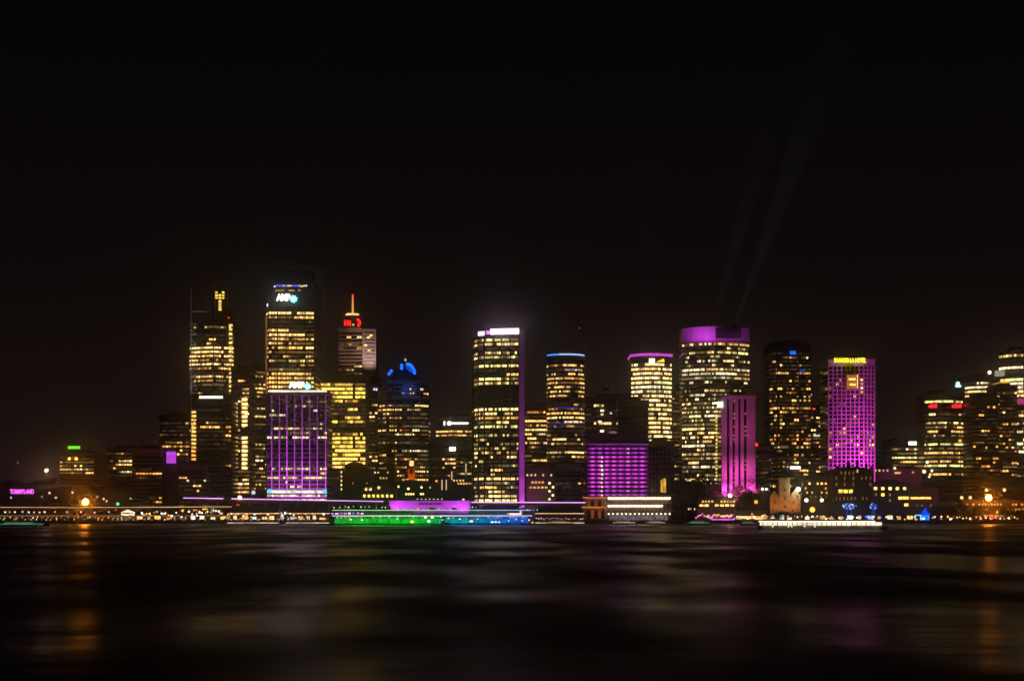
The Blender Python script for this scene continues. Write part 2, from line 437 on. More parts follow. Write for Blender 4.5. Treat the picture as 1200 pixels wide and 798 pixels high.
mb.tube((X(224, Yt), Yt, Z(365, Yt)), (X(246, Yt), Yt, Z(365, Yt)), .25, .2, 5); mb.tube((X(252, Yt), Yt, Z(377, Yt)), (X(252, Yt), Yt, Z(330, Yt)), .3, .12, 5)
mb.build('mast', surf('pale_steel', (.6, .6, .6), .5, .5, 0, 1, .2), T)
floods(T, 224, Yt, 16, Z(480, Yt), (.9, .9, 1), ((Z(430, Yt), .12, 50), (Z(370, Yt), .08, 24)))  # added lights that lift the otherwise dark mast
mb = MB()
for i in range(22):
    y = 380 + i * 5.1
    mb = MB(); mb.box(X(268.6, 1646), X(272.4, 1646), 1645.1, 1645.4, Z(y + 2.6, 1646), Z(y, 1646)); mb.build('stair_window', (lit('warm', 2), lit('cream', 1))[i % 2], T)
mb = MB(); mb.sphere((X(268, 1640), 1640, Z(372.5, 1640)), .9); mb.build('beacon', lamp_mat(LC['r'], 1.2), T)

T = tower('office_tower', 'dark office tower with one white light bar across its top floor', boxp(228, 271, 1500, 35), 1500, 463, [(478, 490, .1), (490, 530, .2), (545, 560, .2)], 'black', fl=3.9, bay=3, pal='home', hf=.45)
mb = MB(); mb.box(X(233.5, 1499), X(261, 1499), 1498.6, 1499.2, Z(466.7, 1499), Z(464.2, 1499)); mb.build('light_bar', em('bar_white', (1, .93, .72), 2.6, .15), T)
for i in range(16):
    mb = MB(); mb.box(X(224.5, 1499), X(229.6, 1499), 1498.7, 1499.2, Z(484 + i * 4.6, 1499), Z(481.6 + i * 4.6, 1499)); mb.build('stair_window', lit('orange', 2, .7) if i > 8 else lit('warm', 2, .8), T)

tower('office_tower', 'slender tower with one bright stack of windows on its right edge', boxp(271, 292, 1560, 40), 1560, 432, [(430, 470, .4), (470, 560, .3), (560, 590, .6)], 'brown', fl=3.9, bay=2.6, pal='warm', hf=.45)
tw = [o for o in col.objects if o.get('label', '').startswith('slender tower')][0]
for i in range(17):
    y = 466.5 + i * 5.0
    if i not in (7, 8): mb = MB(); mb.box(X(283.2, 1558), X(289.6, 1558), 1559.2, 1559.5, Z(y + 3, 1558), Z(y, 1558)); mb.build('stair_window', lit('warm', 2) if i % 3 == 2 else lit('cream', 2, 1.1), tw)
tower('office_tower', 'narrow tower striped with cream windows left of the tallest tower', boxp(291, 313, 1620, 40, corner=(294, 12)), 1620, 428, [(426, 500, .52), (500, 575, .48)], 'dark', fl=3.95, bay=2.6, pal='office', hf=.45)

# tallest tower
T = tower('office_tower', 'tallest tower with a dark crown, a white and teal sign and amber striped floors', boxp(312, 368, 1500, 45, corner=(315, 14), back=3), 1500, 331,
          [(366, 374, .97), (374, 388, .15), (388, 424, .6), (424, 446, .8), (446, 460, .9)], 'black', fl=3.95, bay=3., pal='warm', pier=3, pierw=.7, cap=22, hf=.5)
Yt = 1498
mb = MB(); mb.prism(boxp(317, 365, 1506, 30)[0], Z(331, 1506), Z(316, 1506)); mb.build('roof_screen', wallm('black'), T)
SW = em('sign_white', (1, .98, .85), 6); ST = em('sign_teal', (.2, 1, 1), 4)
def amp_sign(px0, px1, pym, hpx, Yq, root):
    wv = X(px1, Yq) - X(px0, Yq); h = hpx * Yq / F
    text('lettering', 'AMP', (X(px0 + (px1 - px0) * .36, Yq), Yq, Z(pym + hpx / 2, Yq)), h * 1.4, SW, root, .3, wv * .66)
    cx = X(px0 + (px1 - px0) * .85, Yq); cz = Z(pym, Yq); mb = MB()
    for k in range(4):
        a = k * PI / 4 + .2; dx, dz = math.cos(a) * h * .58, math.sin(a) * h * .58
        mb.tube((cx - dx, Yq - .1 - k * .02, cz - dz), (cx + dx, Yq - .1 - k * .02, cz + dz), h * .11, h * .11, 6)
    mb.build('logo', ST, root)
amp_sign(323.5, 347.5, 350.5, 7.4, 1497, T)
mb = MB(); mb.tube((X(312.8, Yt), Yt + 6, Z(358, Yt)), (X(314.2, Yt), Yt + 6, Z(351.5, Yt)), .9); mb.build('side_sign', SW, T)
seq = ['c', 'b', 'b', 'b', 'p', 'b', 'w', 'w', 'b', 'b', 'b', 'p', 'y', 'w', 'w']
mb = MB(); ms = []
for i, c in enumerate(seq):
    mt = lamp_mat(LC[c] if c != 'b' else (.12, .12, 1), 1.3)
    if mt not in ms: ms.append(mt)
    mb.sphere((X(322 + i * 2.65, 1498), 1497.6, Z(335 + (.8 if i in (0, 12) else 0), 1498)), .85, 8, 4, ms.index(mt))
tag(mb.build('crown_light', ms, T))
for a, b in ((322, 333), (338, 345), (349, 352)):
    mb = MB(); mb.box(X(a, Yt), X(b, Yt), 1499.1, 1499.4, Z(341, Yt), Z(339.3, Yt)); mb.build('crown_window', lit('amber', 0, 2), T)
mb = MB(); mb.box(X(312.2, 1513), X(313.6, 1513), 1508, 1509, Z(460, 1510), Z(372, 1510)); mb.build('edge_strip', em('strip_amber', (1, .4, .1), .22, .6, .1), T)

# purple striped building
T = tower('office_building', 'square office block striped with vertical magenta light tubes', boxp(313, 383, 1345, 40), 1345, 459,
          [(462, 466, .0), (466, 476, .35), (476, 520, .5), (520, 548, .04), (548, 575, .8), (575, 590, .95)], 'grey', fl=3.65, bay=2.2, pal='pale', cap=3, hf=.42, spand=.35)
Yt = 1344.2
for i in range(8):
    px = 318.5 + i * 8.9 + (0 if i < 7 else .8)
    for (a, b, s) in ((574, 540, 1.5), (540, 505, .85), (505, 463, .36)):
        mb = MB(); mb.box(X(px - .45, Yt), X(px + .45, Yt), Yt - .5, Yt - .1, Z(a, Yt), Z(b, Yt))
        mb.build('light_tube', em('tube_%d_%d' % (s * 100, i in (2, 4)), (.72, .08, .85), s * (1.25 if i in (2, 4) else .8), .3, .1), T)
amp_sign(338, 364.5, 452.6, 6.6, 1346, T)
mb = MB(); mb.box(X(314, Yt), X(383, Yt), Yt - .2, Yt + .3, Z(459.3, Yt), Z(457.3, Yt)); mb.build('roof_light_bar', em('bar_warm', (1, .8, .6), 1.4, .45, .12), T)
mb = MB(); mb.box(X(314, Yt), X(383, Yt), Yt - 1.2, Yt - .6, Z(577.5, Yt), Z(574.6, Yt)); mb.build('foyer_light', em('foyer', (.95, 1, .9), 1.3, .7, .35), T)
for px, c in ((316, (.1, .6, 1)), (381, (.2, .7, 1))):
    mb = MB(); mb.box(X(px - 2, Yt), X(px + 2, Yt), Yt - 1.6, Yt - 1.3, Z(578, Yt), Z(573, Yt)); mb.build('foyer_screen', em('screen_blue', (.1, .6, 1), 1.3, .3), T)
light('floodlight', 'AREA', (X(348, 1332), 1332, 22), 17000, (.62, .05, .9), T, (X(348, 1345), 1345, 60), 40, 3)

# tower with red crown
Yt = 1900
T = tower('office_tower', 'distant tower with a red lit crown and a golden spire', boxp(397, 424, Yt, 40), Yt, 385, [(392, 440, .28)], 'stone', fl=4.2, bay=3.5, pal='office', hf=.4)
mb = MB(); mb.box(X(425, Yt), X(441, Yt), Yt - 4, Yt + 30, GZ, Z(386, Yt))
for i in range(13): mb.box(X(427.4, Yt), X(439.4, Yt), Yt - 5, Yt - 4.01, Z(393 + i * 4.1, Yt), Z(391 + i * 4.1, Yt))
mb.build('side_wing', surf('louvre_wall', (.4, .3, .28), .7, .3), T)
floods(T, 433, Yt - 4, 30, Z(445, Yt), (1, .75, .65), ((Z(410, Yt), .9, 60),))  # flood added to lighten the side wing
floods(T, 410, Yt, 30, Z(445, Yt), (1, .55, .4), ((Z(410, Yt), .45, 60),))  # flood added to brighten the main wall
for p in ((432, 396), (435, 393.5), (429, 405), (433, 411)):
    mb = MB(); mb.box(X(p[0] - 1.6, Yt), X(p[0] + 1.6, Yt), Yt - 5.5, Yt - 5.1, Z(p[1] + 1, Yt), Z(p[1] - 1, Yt)); mb.build('window', lit('cream', 2, .8), T)
mb = MB(); mb.prism(circ(401, 424, Yt + 3, 24)[0], Z(385, Yt), Z(369, Yt)); mb.build('crown_drum', wallm('dark'), T)
RE = em('sign_red', (1, .02, .015), 1.5, .5, .25)
mb = MB()
for k in range(3): mb.prism([(X(403 + k * 3., Yt), Yt + 1.6), (X(405.2 + k * 3., Yt), Yt + 1), (X(405.2 + k * 3., Yt), Yt + 2.5), (X(403 + k * 3., Yt), Yt + 2.5)], Z(381.5, Yt), Z(374.5 + k * .4, Yt))
mb.build('red_sign', RE, T)
mb = MB()
for k in range(5):
    a = -1.1 + k * .5; mb.sphere((X(417.5 + 4 * math.cos(a), Yt), Yt + 2, Z(378 + 4 * math.sin(a), Yt)), 1.7, 8, 4)
mb.build('red_sign', RE, T)
mb = MB(); mb.sphere((X(414, Yt), Yt, Z(380.5, Yt)), 1.2, 8, 4); mb.build('sign_star', lamp_mat(LC['w'], .9), T)
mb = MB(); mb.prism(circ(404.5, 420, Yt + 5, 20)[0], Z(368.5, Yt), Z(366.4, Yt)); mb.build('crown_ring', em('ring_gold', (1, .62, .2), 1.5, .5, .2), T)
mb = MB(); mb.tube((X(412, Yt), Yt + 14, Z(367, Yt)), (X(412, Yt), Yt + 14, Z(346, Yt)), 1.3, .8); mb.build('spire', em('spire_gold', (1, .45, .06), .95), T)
mb = MB(); mb.sphere((X(412, Yt), Yt + 14, Z(345, Yt)), 1.3, 8, 5, sz=1.8); mb.build('spire_beacon', lamp_mat(LC['r'], 1.4), T)

# golden building
tower('office_building', 'wide office block glowing gold across nearly every floor', boxp(372, 428, 1560, 40), 1560, 442,
      [(440, 452, .5), (452, 468, .95), (468, 484, .4), (484, 497, .75), (497, 508, .3), (508, 560, .8)], 'dark', fl=3.9, bay=2.8, pal='gold', hf=.6, wf=.9, spand=.26, cont=.8)
T = tower('office_tower', 'narrow dark tower with a violet lamp high up beside the blue domed tower', boxp(426, 446, 1700, 40), 1700, 445, [(443, 449, .9), (470, 560, .45)], 'dark', fl=4.1, bay=3.2, pal='warm', hf=.4)
mb = MB(); mb.sphere((X(438.5, 1698), 1698, Z(456, 1698)), 1.1); mb.sphere((X(441.5, 1698), 1698, Z(456.3, 1698)), 1.3); mb.build('violet_lamp', lamp_mat((.6, .5, 1), 2.), T)

# blue domed tower
Yt = 1600
T = tower('office_tower', 'stone tower with a blue lit cone roof and a small spire', ([(X(443, 1612), 1612), (X(453, 1602), 1602), (X(492, 1602), 1602), (X(502, 1612), 1612), (X(502, 1612), 1655), (X(443, 1612), 1655)], 3), Yt, 447,
          [(447, 452, .85), (452, 505, .42), (505, 580, .38)], 'stone', fl=4.0, bay=2.9, pal='office', hf=.4, wf=.7, pier=3, pierw=.9, cap=2)
mb = MB()
q = circ(455, 490, Yt + 8, 20)[0]; cx = X(473.5, Yt); cy = Yt + 24; n = len(q)
levels = [(Z(447, Yt), 1.), (Z(438, Yt), .82), (Z(431, Yt), .62), (Z(424.5, Yt), .25), (Z(420.5, Yt), .08)]
for (z0, s0), (z1, s1) in zip(levels, levels[1:]):
    for i in range(n):
        a, b = q[i], q[(i + 1) % n]
        f = lambda p, s: (cx + (p[0] - cx) * s, cy + (p[1] - cy) * s)
        mb.poly([f(a, s0) + (z0,), f(b, s0) + (z0,), f(b, s1) + (z1,), f(a, s1) + (z1,)])
mb.build('cone_roof', surf('slate', (.05, .06, .1), .5, .5), T)
mb = MB(); mb.tube((X(477, 1598.5), 1598.5, Z(428.8, 1598.5)), (X(483.2, 1598.5), 1598.5, Z(434.5, 1598.5)), 2.4, 2.6, 8); mb.build('neon_panel', em('neon_deep', (.01, .09, 1), .7, .3, .3), T)
BL = em('neon_blue', (.02, .16, 1), 1.5, .3, .3)
for pts in (((471, 426.5), (470.5, 433)), ((476, 426.6), (481, 427.5)), ((481, 427.5), (485, 433)), ((485, 433), (486, 438.5)), ((459.5, 433.5), (455, 439.5))):
    mb = MB()
    (a, b), (c, d) = pts
    mb.tube((X(a, 1597), 1597, Z(b, 1597)), (X(c, 1597), 1597, Z(d, 1597)), 1.5, 1.5, 6); mb.build('neon_tube', BL, T)
mb = MB(); mb.tube((cx, cy, Z(422, Yt)), (cx, cy, Z(411, Yt)), .8, .15, 6); mb.build('spire', surf('lit_spire', (.8, .8, .8), .4), T)
mb = MB(); mb.sphere((cx, cy - 4, Z(419.5, Yt)), .8, 8, 4, sz=1.8); mb.build('spire_lamp', lamp_mat(LC['w'], 1.), T)
light('floodlight', 'AREA', (X(473, 1560), 1570, Z(452, 1570)), 2200, (.03, .15, 1), T, (cx, cy, Z(432, Yt)), 14)

# mid low block with curved sign
Yt = 1750
T = tower('office_building', 'squat office block with a long white rooftop light bar', boxp(511, 562, Yt, 50, corner=(530, 15)), Yt, 488, [(498, 512, .6), (512, 580, .38)], 'brown', fl=4.1, bay=3., pal='warm', hf=.4)
mb = MB(); mb.box(X(525, Yt), X(549, Yt), Yt - 1, Yt - .4, Z(497, Yt), Z(494.8, Yt)); mb.sphere((X(526.5, Yt), Yt - 1.5, Z(496, Yt)), 2.4, 10, 6); mb.box(X(519.8, Yt), X(521.6, Yt), Yt - 1, Yt + 2, Z(498.3, Yt), Z(493.5, Yt))
mb.build('light_bar', em('bar_cool', (1, .95, .88), 1.9), T)
T = tower('office_building', 'low shadowed office block with a bright square lamp on its roof edge', boxp(502, 534, 1560, 40), 1560, 516, [(514, 522, .6), (535, 580, .12)], 'brown', fl=3.9, bay=3, pal='warm', hf=.4)
mb = MB(); mb.box(X(526.5, 1555), X(534, 1555), 1555, 1556, Z(528.2, 1555), Z(523.8, 1555)); mb.build('lit_sign', em('sign_warm_white', (1, .95, .75), 3.), T)

# quay tower with magenta blade
Yt = 1350
poly = [(X(554, 1378), 1378), (X(556, 1364), 1364), (X(561, 1354), 1354), (X(568, 1350), 1350), (X(608, 1346), 1346), (X(608, 1346), 1392), (X(554, 1378), 1392)]
T = tower('office_tower', 'black glass tower with a white lit parapet and a magenta floodlit side wall', (poly, 4), Yt, 385, [(390, 395, .4), (395, 450, .62), (450, 476, .02), (476, 500, .6), (500, 525, .4), (525, 532, .5), (532, 556, .2), (556, 562, .95), (562, 578, .35), (578, 590, .95)],
          'black', fl=3.55, bay=1.9, pal='green', pier=4, pierw=.9, piero=.7, cap=6, hf=.52, wf=.86, spand=.3)
mb = MB()
for i, (a, b, s0) in enumerate(((560, 568, 2.6), (569.5, 574.5, 1.6), (575, 608, 5.))):
    mb.prism([(X(a, Yt), 1349 + (4 if i == 0 else 0) - (a - 568) * .1), (X(b, Yt), 1348.8 - (b - 568) * .1), (X(b, Yt), 1350.5), (X(a, Yt), 1354)], Z(392 if i else 393.2, Yt), Z([388.2, 387.6, 385.8][i], Yt), i)
mb.build('parapet_light', [em('par0', (1, .55, 1), 2.), em('par1', (.85, .25, .95), 1.3, .5, .4), em('par2', (1, .75, 1), 7, .25, .3)], T)
mb = MB(); mb.box(X(608.6, Yt), X(614.6, Yt), 1345, 1392, GZ, Z(387, Yt)); mb.build('side_wall', surf('pale_panel', (.55, .5, .55), .6, .3, 0, .08, .12), T)
MG = (.9, .06, .8)
floods(T, 611.6, 1345, 14, 12, (.78, .06, .82), ((20, 1.8, 80), (45, .3, 45), (75, .12, 26), (105, .035, 18), (135, .015, 12)))

tower('office_building', 'mid height office block of striped cream windows right of the magenta blade', boxp(615.2, 650, 1470, 40), 1470, 476, [(474, 520, .66), (520, 540, .4), (540, 560, .15), (560, 590, .3)], 'brown', fl=3.9, bay=2.3, pal='office', hf=.42)
# cylinder with blue ring
T = tower('office_tower', 'round tower with a thin blue ring of light on its roof', circ(641.5, 686, 1400, 32), 1400, 417, [(426, 462, .72), (462, 478, .3), (478, 490, .7), (490, 512, .3), (512, 545, .6), (545, 590, .08)], 'brown', fl=3.7, bay=2.4, pal='warm', hf=.42, cap=3, spand=.34)
mb = MB(); po, _ = circ(641.2, 686.3, 1399, 32)
pc = [(sum(p[0] for p in po) / 32, sum(p[1] for p in po) / 32)] * 1
for i in range(32):
    a, b = po[i], po[(i + 1) % 32]; s = lambda p: (pc[0][0] + (p[0] - pc[0][0]) * .97, pc[0][1] + (p[1] - pc[0][1]) * .97)
    mb.prism([a, b, s(b), s(a)], Z(416, 1400), Z(414.4, 1400), 0 if i < 6 else 1)
mb.build('roof_ring', [em('ring_blue', (.06, .3, 1), 1.3), em('ring_pale', (.4, .6, 1), 1.2)], T)
for i, (a, b, y) in enumerate(((650, 678, 477.5), (664, 678, 432), (644, 683, 496))):
    mb = MB(); mb.box(X(a, 1396), X(b, 1396), 1396, 1397, Z(y + .8, 1396), Z(y - .8, 1396)); mb.build('blue_floor_light', em('dimblue%d' % i, (.08, .06, .8), .28), T)
# wide dark building behind and magenta balconies block
T = tower('office_building', 'wide dark office slab standing behind the magenta lit floors', boxp(684, 761, 1480, 40), 1480, 466, [(474, 515, .1)], 'brown', fl=4, bay=2.6, pal='pale', hf=.5)
Yt = 1330
T = tower('office_building', 'broad block whose floors glow magenta from end to end', boxp(688, 759, Yt, 35), Yt, 514, [], 'dark', fl=3.44, bay=3, win=False, cap=2)
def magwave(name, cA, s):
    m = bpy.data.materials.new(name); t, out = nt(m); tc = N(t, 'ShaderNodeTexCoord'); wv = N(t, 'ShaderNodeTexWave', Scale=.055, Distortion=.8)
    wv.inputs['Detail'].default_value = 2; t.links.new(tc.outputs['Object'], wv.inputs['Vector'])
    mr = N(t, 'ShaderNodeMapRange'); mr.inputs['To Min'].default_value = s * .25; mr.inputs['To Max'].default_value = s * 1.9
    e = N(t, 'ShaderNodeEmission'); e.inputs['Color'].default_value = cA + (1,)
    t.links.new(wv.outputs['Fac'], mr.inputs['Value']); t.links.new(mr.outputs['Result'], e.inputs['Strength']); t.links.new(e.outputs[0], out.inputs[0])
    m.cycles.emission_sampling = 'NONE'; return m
mw = [magwave('magenta_wash_a', (.75, .05, .72), .75), magwave('magenta_wash_b', (.62, .05, .72), .5)]  # pools of light from balcony floods, put into the strips' emission
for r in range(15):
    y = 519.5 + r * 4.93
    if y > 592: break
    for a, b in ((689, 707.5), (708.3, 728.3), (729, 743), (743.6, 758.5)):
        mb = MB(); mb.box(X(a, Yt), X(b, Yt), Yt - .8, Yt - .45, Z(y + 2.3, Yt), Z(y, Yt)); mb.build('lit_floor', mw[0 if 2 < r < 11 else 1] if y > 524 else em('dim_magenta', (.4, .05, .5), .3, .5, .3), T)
    if R.random() < .85 and y > 530:
        mb = MB(); mb.sphere((X(705.4 + R.uniform(-.4, .4), Yt), Yt - 1.6, Z(y + 1.6, Yt)), .8 if r not in (5, 6, 7) else 1.1, 8, 4); mb.build('stair_lamp', lamp_mat(LC['w'], 1.3), T)
    if R.random() < .5:
        mb = MB(); mb.sphere((X(736, Yt), Yt - 1.6, Z(y + 1.6, Yt)), .7, 8, 4); mb.build('stair_lamp', lamp_mat(LC['y'], .9), T)
for (px, py) in ((705.5, 487), (705.5, 494), (704, 503), (728, 480), (728, 489), (728, 495), (727, 500), (734, 500), (713, 484), (705, 516), (727, 521), (746, 503)):
    pass
big = [o for o in col.objects if o.get('label', '').startswith('wide dark office slab')][0]
for (px, py, w_) in ((705.5, 481, 4), (705.5, 485.5, 3), (703, 494, 4), (705.5, 505, 4.5), (727, 481, 6), (728, 490, 4), (727, 495.5, 3), (728, 500.5, 6), (734, 501, 2), (716, 484, 2), (746, 506, 2), (738, 494, 2)):
    mb = MB(); mb.box(X(px - w_ / 2, 1479), X(px + w_ / 2, 1479), 1478.8, 1479.3, Z(py + 1.2, 1479), Z(py - 1, 1479)); mb.build('window', lit('white', 2 if w_ > 3 else 1), big)

# tower crane with a red beacon
Yt = 1600
cr = empty('tower_crane', (X(693, Yt), Yt, GZ), 'thin tower crane with a red beacon leaning over the round tower', 'crane')
mb = MB(); mb.tube((X(707, Yt), Yt, GZ), (X(707, Yt), Yt, Z(452, Yt)), .9, .9, 4); mb.build('crane_mast', POLE, cr)
mb = MB()
for s in (-.6, .6): mb.tube((X(707, Yt) + s, Yt, Z(455, Yt)), (X(679, Yt) + s * .3, Yt, Z(385, Yt)), .3, .2, 4)
for k in range(24):
    t0, t1 = k / 24, (k + 1) / 24; f = lambda q, s: (X(707 - 28 * q, Yt) + s * (1 - .7 * q), Yt, Z(455 - 70 * q, Yt))
    mb.tube(f(t0, -.6), f(t1, .6), .12, .12, 4)
mb.build('crane_jib', surf('crane_steel', (.3, .2, .12), .5), cr)
mb = MB(); mb.box(X(707, Yt), X(714, Yt), Yt - 1, Yt + 1, Z(458, Yt), Z(454, Yt)); mb.build('counterweight', POLE, cr)
mb = MB(); mb.sphere((X(679, Yt), Yt, Z(384.5, Yt)), .9, 8, 5); mb.build('beacon', lamp_mat(LC['r'], .6), cr)

# tower with magenta roof ring
Yt = 1430
T = tower('office_tower', 'bright striped tower with a magenta roof ring and a white and yellow sign', bowp(740, 787, Yt, 45, 10), Yt, 417, [(424, 432, .5), (432, 468, .93), (468, 480, .95), (480, 486, .4), (486, 520, .93)], 'dark', fl=3.9, bay=2.2, pal='pale', hf=.52, k=1., ybot=None, spand=.3)
mb = MB(); po, _ = bowp(739.6, 787.4, Yt - 1, 44, 10); mb.prism(offset(po, .5), Z(417, Yt), Z(414, Yt)); mb.build('roof_ring', em('ring_magenta', (.75, .08, .72), .85, .35, .4), T)
mb = MB(); mb.box(X(760.8, Yt - 3), X(767.2, Yt - 3), Yt - 3, Yt - 2, Z(425.6, Yt), Z(420.6, Yt)); mb.build('white_sign', em('sign_square', (1, .95, .8), 3.5), T)
mb = MB(); mb.poly([(X(769, Yt), Yt - 2.6, Z(424.4, Yt)), (X(778.6, Yt), Yt - 2.6, Z(424.4, Yt)), (X(777.5, Yt), Yt - 2.6, Z(420.3, Yt))]); mb.poly([(X(769, Yt), Yt - 2.4, Z(424.4, Yt)), (X(778.6, Yt), Yt - 2.4, Z(424.4, Yt)), (X(777.5, Yt), Yt - 2.4, Z(420.3, Yt))]); mb.build('yellow_sign', em('sign_yellow', (1, .7, .05), 1.4), T)
# dark ribbed block in front of its foot and mask slab on the left
T = tower('office_building', 'dark ribbed concrete block at the foot of the bright striped tower', boxp(759.5, 790, 1345, 30), 1345, 518, [], 'brown', fl=4, bay=3, pier=1, pierw=1., win=False)
tower('office_building', 'dark low slab partly covering the striped tower with the magenta ring', boxp(724, 760, 1400, 20), 1400, 470, [], 'brown', fl=4, bay=3, win=False)
tower('office_tower', 'thin tower of dark glass between the two brightest striped towers', boxp(788, 800, 1560, 30), 1560, 456, [(455, 590, .42)], 'dark', fl=4, bay=2, pal='office', hf=.35)

# big magenta crowned tower
Yt = 1380
T = tower('hotel_tower', 'broad curved tower with a floodlit magenta crown', bowp(799.5, 878, Yt, 40, 16, 12), Yt, 399, [(399, 406, .85), (406, 447, .62), (447, 470, .3), (470, 572, .5), (572, 600, .3)], 'stone', fl=3.55, bay=1.9, pal='pale', hf=.5, cap=.5, spand=.36, cont=.66)
po, _ = bowp(799.2, 878.3, Yt - .5, 38, 16, 12)
mb = MB(); mb.prism(po, Z(399, Yt), Z(382.5, Yt)); mb.build('crown_wall', surf('pale_render', (.5, .45, .5), .7, .2, 0, .1, .1), T)
mb = MB(); mb.box(X(838.5, Yt), X(868.5, Yt), Yt - 1.5, Yt + 1, Z(396.5, Yt), Z(385, Yt)); mb.build('crown_opening', wallm('black'), T)
for px, e_ in ((808, 5200), (822, 4600), (834, 4200), (853, 2600), (872, 2600)):
    light('floodlight', 'SPOT', (X(px, Yt - 18), Yt - 15, Z(404, Yt)), e_ * 3.2, (.72, .06, .85), T, (X(px, Yt), Yt + 4, Z(388, Yt)), .5, spot=80, blend=1)
for i in range(24):
    mb = MB(); mb.box(X(839, Yt - 2), X(841.2, Yt - 2), Yt - .6, Yt - .1, Z(483 + i * 4.2, Yt), Z(480.8 + i * 4.2, Yt)); mb.build('stair_window', lit('gold', 1) if i % 2 else lit('gold', 2, .8), T)
# searchlights
def beam(px0, py0, px1, py1, Yb, r0, r1, s, label):
    a = Vector((X(px0, Yb), Yb, Z(py0, Yb))); b = Vector((X(px1, Yb + 250), Yb + 250, Z(py1, Yb + 250)))
    root = empty('searchlight', a, label, 'searchlight', None)
    mb = MB(); mb.tube(a - Vector((0, 0, 2.2)), a - Vector((0, 0, .2)), 1., 1.2, 10); mb.build('housing', POLE, root)
    mb = MB(); L = (b - a).length; k = len(mb.v)
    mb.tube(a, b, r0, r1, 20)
    m = bpy.data.materials.new('beam_glow'); t, out = nt(m); tc = N(t, 'ShaderNodeTexCoord'); ln = N(t, 'ShaderNodeVectorMath', operation='LENGTH')
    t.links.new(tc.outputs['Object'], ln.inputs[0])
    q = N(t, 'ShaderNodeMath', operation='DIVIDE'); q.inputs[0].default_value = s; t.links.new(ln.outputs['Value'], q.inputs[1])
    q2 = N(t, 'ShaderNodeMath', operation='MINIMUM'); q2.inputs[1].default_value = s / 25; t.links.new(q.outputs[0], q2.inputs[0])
    # beam light is emitted by the cone itself, fading out over its length
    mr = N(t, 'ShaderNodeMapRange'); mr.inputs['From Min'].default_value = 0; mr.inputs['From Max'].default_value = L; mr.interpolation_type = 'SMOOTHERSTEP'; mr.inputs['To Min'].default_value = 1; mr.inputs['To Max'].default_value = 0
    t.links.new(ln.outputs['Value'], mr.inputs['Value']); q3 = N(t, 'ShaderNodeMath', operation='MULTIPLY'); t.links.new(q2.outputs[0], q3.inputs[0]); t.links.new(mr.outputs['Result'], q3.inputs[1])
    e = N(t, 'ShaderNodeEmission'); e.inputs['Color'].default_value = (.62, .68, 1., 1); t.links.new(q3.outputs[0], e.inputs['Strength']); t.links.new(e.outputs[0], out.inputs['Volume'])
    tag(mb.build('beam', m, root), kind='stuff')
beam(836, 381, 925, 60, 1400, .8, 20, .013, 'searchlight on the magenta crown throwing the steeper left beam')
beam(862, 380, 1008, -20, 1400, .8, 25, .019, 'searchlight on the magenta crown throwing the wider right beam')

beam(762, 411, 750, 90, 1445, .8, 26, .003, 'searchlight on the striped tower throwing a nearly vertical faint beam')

# ribbed magenta building
Yt = 1320
T = tower('office_building', 'ribbed block washed in pink light below the big crowned tower', boxp(846, 884.5, Yt, 30, corner=(873, 6)), Yt, 464, [], 'grey', fl=3.6, bay=2, win=False, cap=1, spand=.0)
mb = MB(); ribs = []
for a, b in ((845.6, 851.5), (854.8, 858.2), (861, 865), (867.6, 871.5), (874.6, 885)):
    mb.box(X(a, Yt), X(b, Yt), Yt - 1.6, Yt + 3, GZ, Z(463.5, Yt))
mb.box(X(845.6, Yt), X(885, Yt), Yt - 1.3, Yt + 3, Z(467, Yt), Z(463.2, Yt)); mb.build('rib', surf('pale_rib', (.55, .5, .5), .7, .2, 0, .1, .12), T)
for px, e_ in ((848.5, 1.1), (856.5, 1.0), (863, 1.), (869.5, .9), (879.5, 1.2)):
    floods(T, px, Yt - 1.5, 22, 30, (1, .06, .6), ((16, 2.3 * e_, 90), (42, .6 * e_, 60), (85, .08 * e_, 36)))
for k in range(20):
    for px in (860, 873.2):
        if R.random() < .45:
            y = 470 + k * 5; mb = MB(); mb.sphere((X(px, Yt), Yt - 1, Z(y, Yt)), .6, 6, 4); mb.build('window_lamp', lamp_mat(LC['o'], .8), T)
mb = MB(); mb.box(X(840.5, Yt), X(846.5, Yt), Yt - 2.4, Yt - 1.8, Z(477.5, Yt), Z(471, Yt)); mb.build('roof_lamp', em('roof_lamp_white', (1, .95, .8), 4.), T)

T = tower('apartment_building', 'dark narrow block with a red beacon on its left roof corner', boxp(886, 903, 1460, 30), 1460, 524, [(524, 590, .2)], 'brown', fl=3.6, bay=2.6, pal='home')
mb = MB(); mb.sphere((X(886.5, 1455), 1455, Z(521, 1455)), 1.5, 8, 5); mb.build('beacon', lamp_mat(LC['r'], 1.8), T)
Yt = 1480
T = tower('apartment_tower', 'tall dark apartment tower with scattered orange rooms and two blue lamps', boxp(902, 950, Yt, 35, corner=(911, 10), back=4), Yt, 403, [(412, 420, .16), (420, 474, .2), (474, 482, .75), (482, 530, .34), (530, 590, .2)], 'dark', fl=3.5, bay=2.6, pal='home', hf=.5, pier=4, pierw=.6, cont=.5)
for (px, py, w_) in ((929, 413.5, 6.5), (939.5, 434.5, 5)):
    mb = MB(); mb.box(X(px - w_ / 2, Yt), X(px + w_ / 2, Yt), Yt - 1.6, Yt - 1.1, Z(py + 2, Yt), Z(py - 2, Yt)); mb.build('blue_sign', em('blue_%d' % w_, (.02, .16, 1), 1.1 if w_ > 6 else .3), T)
mb = MB(); mb.box(X(926, 1475), X(938, 1475), 1474.5, 1475.1, Z(549.5, 1475), Z(546.2, 1475)); mb.build('white_sign', em('sign_w2', (1, 1, .9), 2.), T)
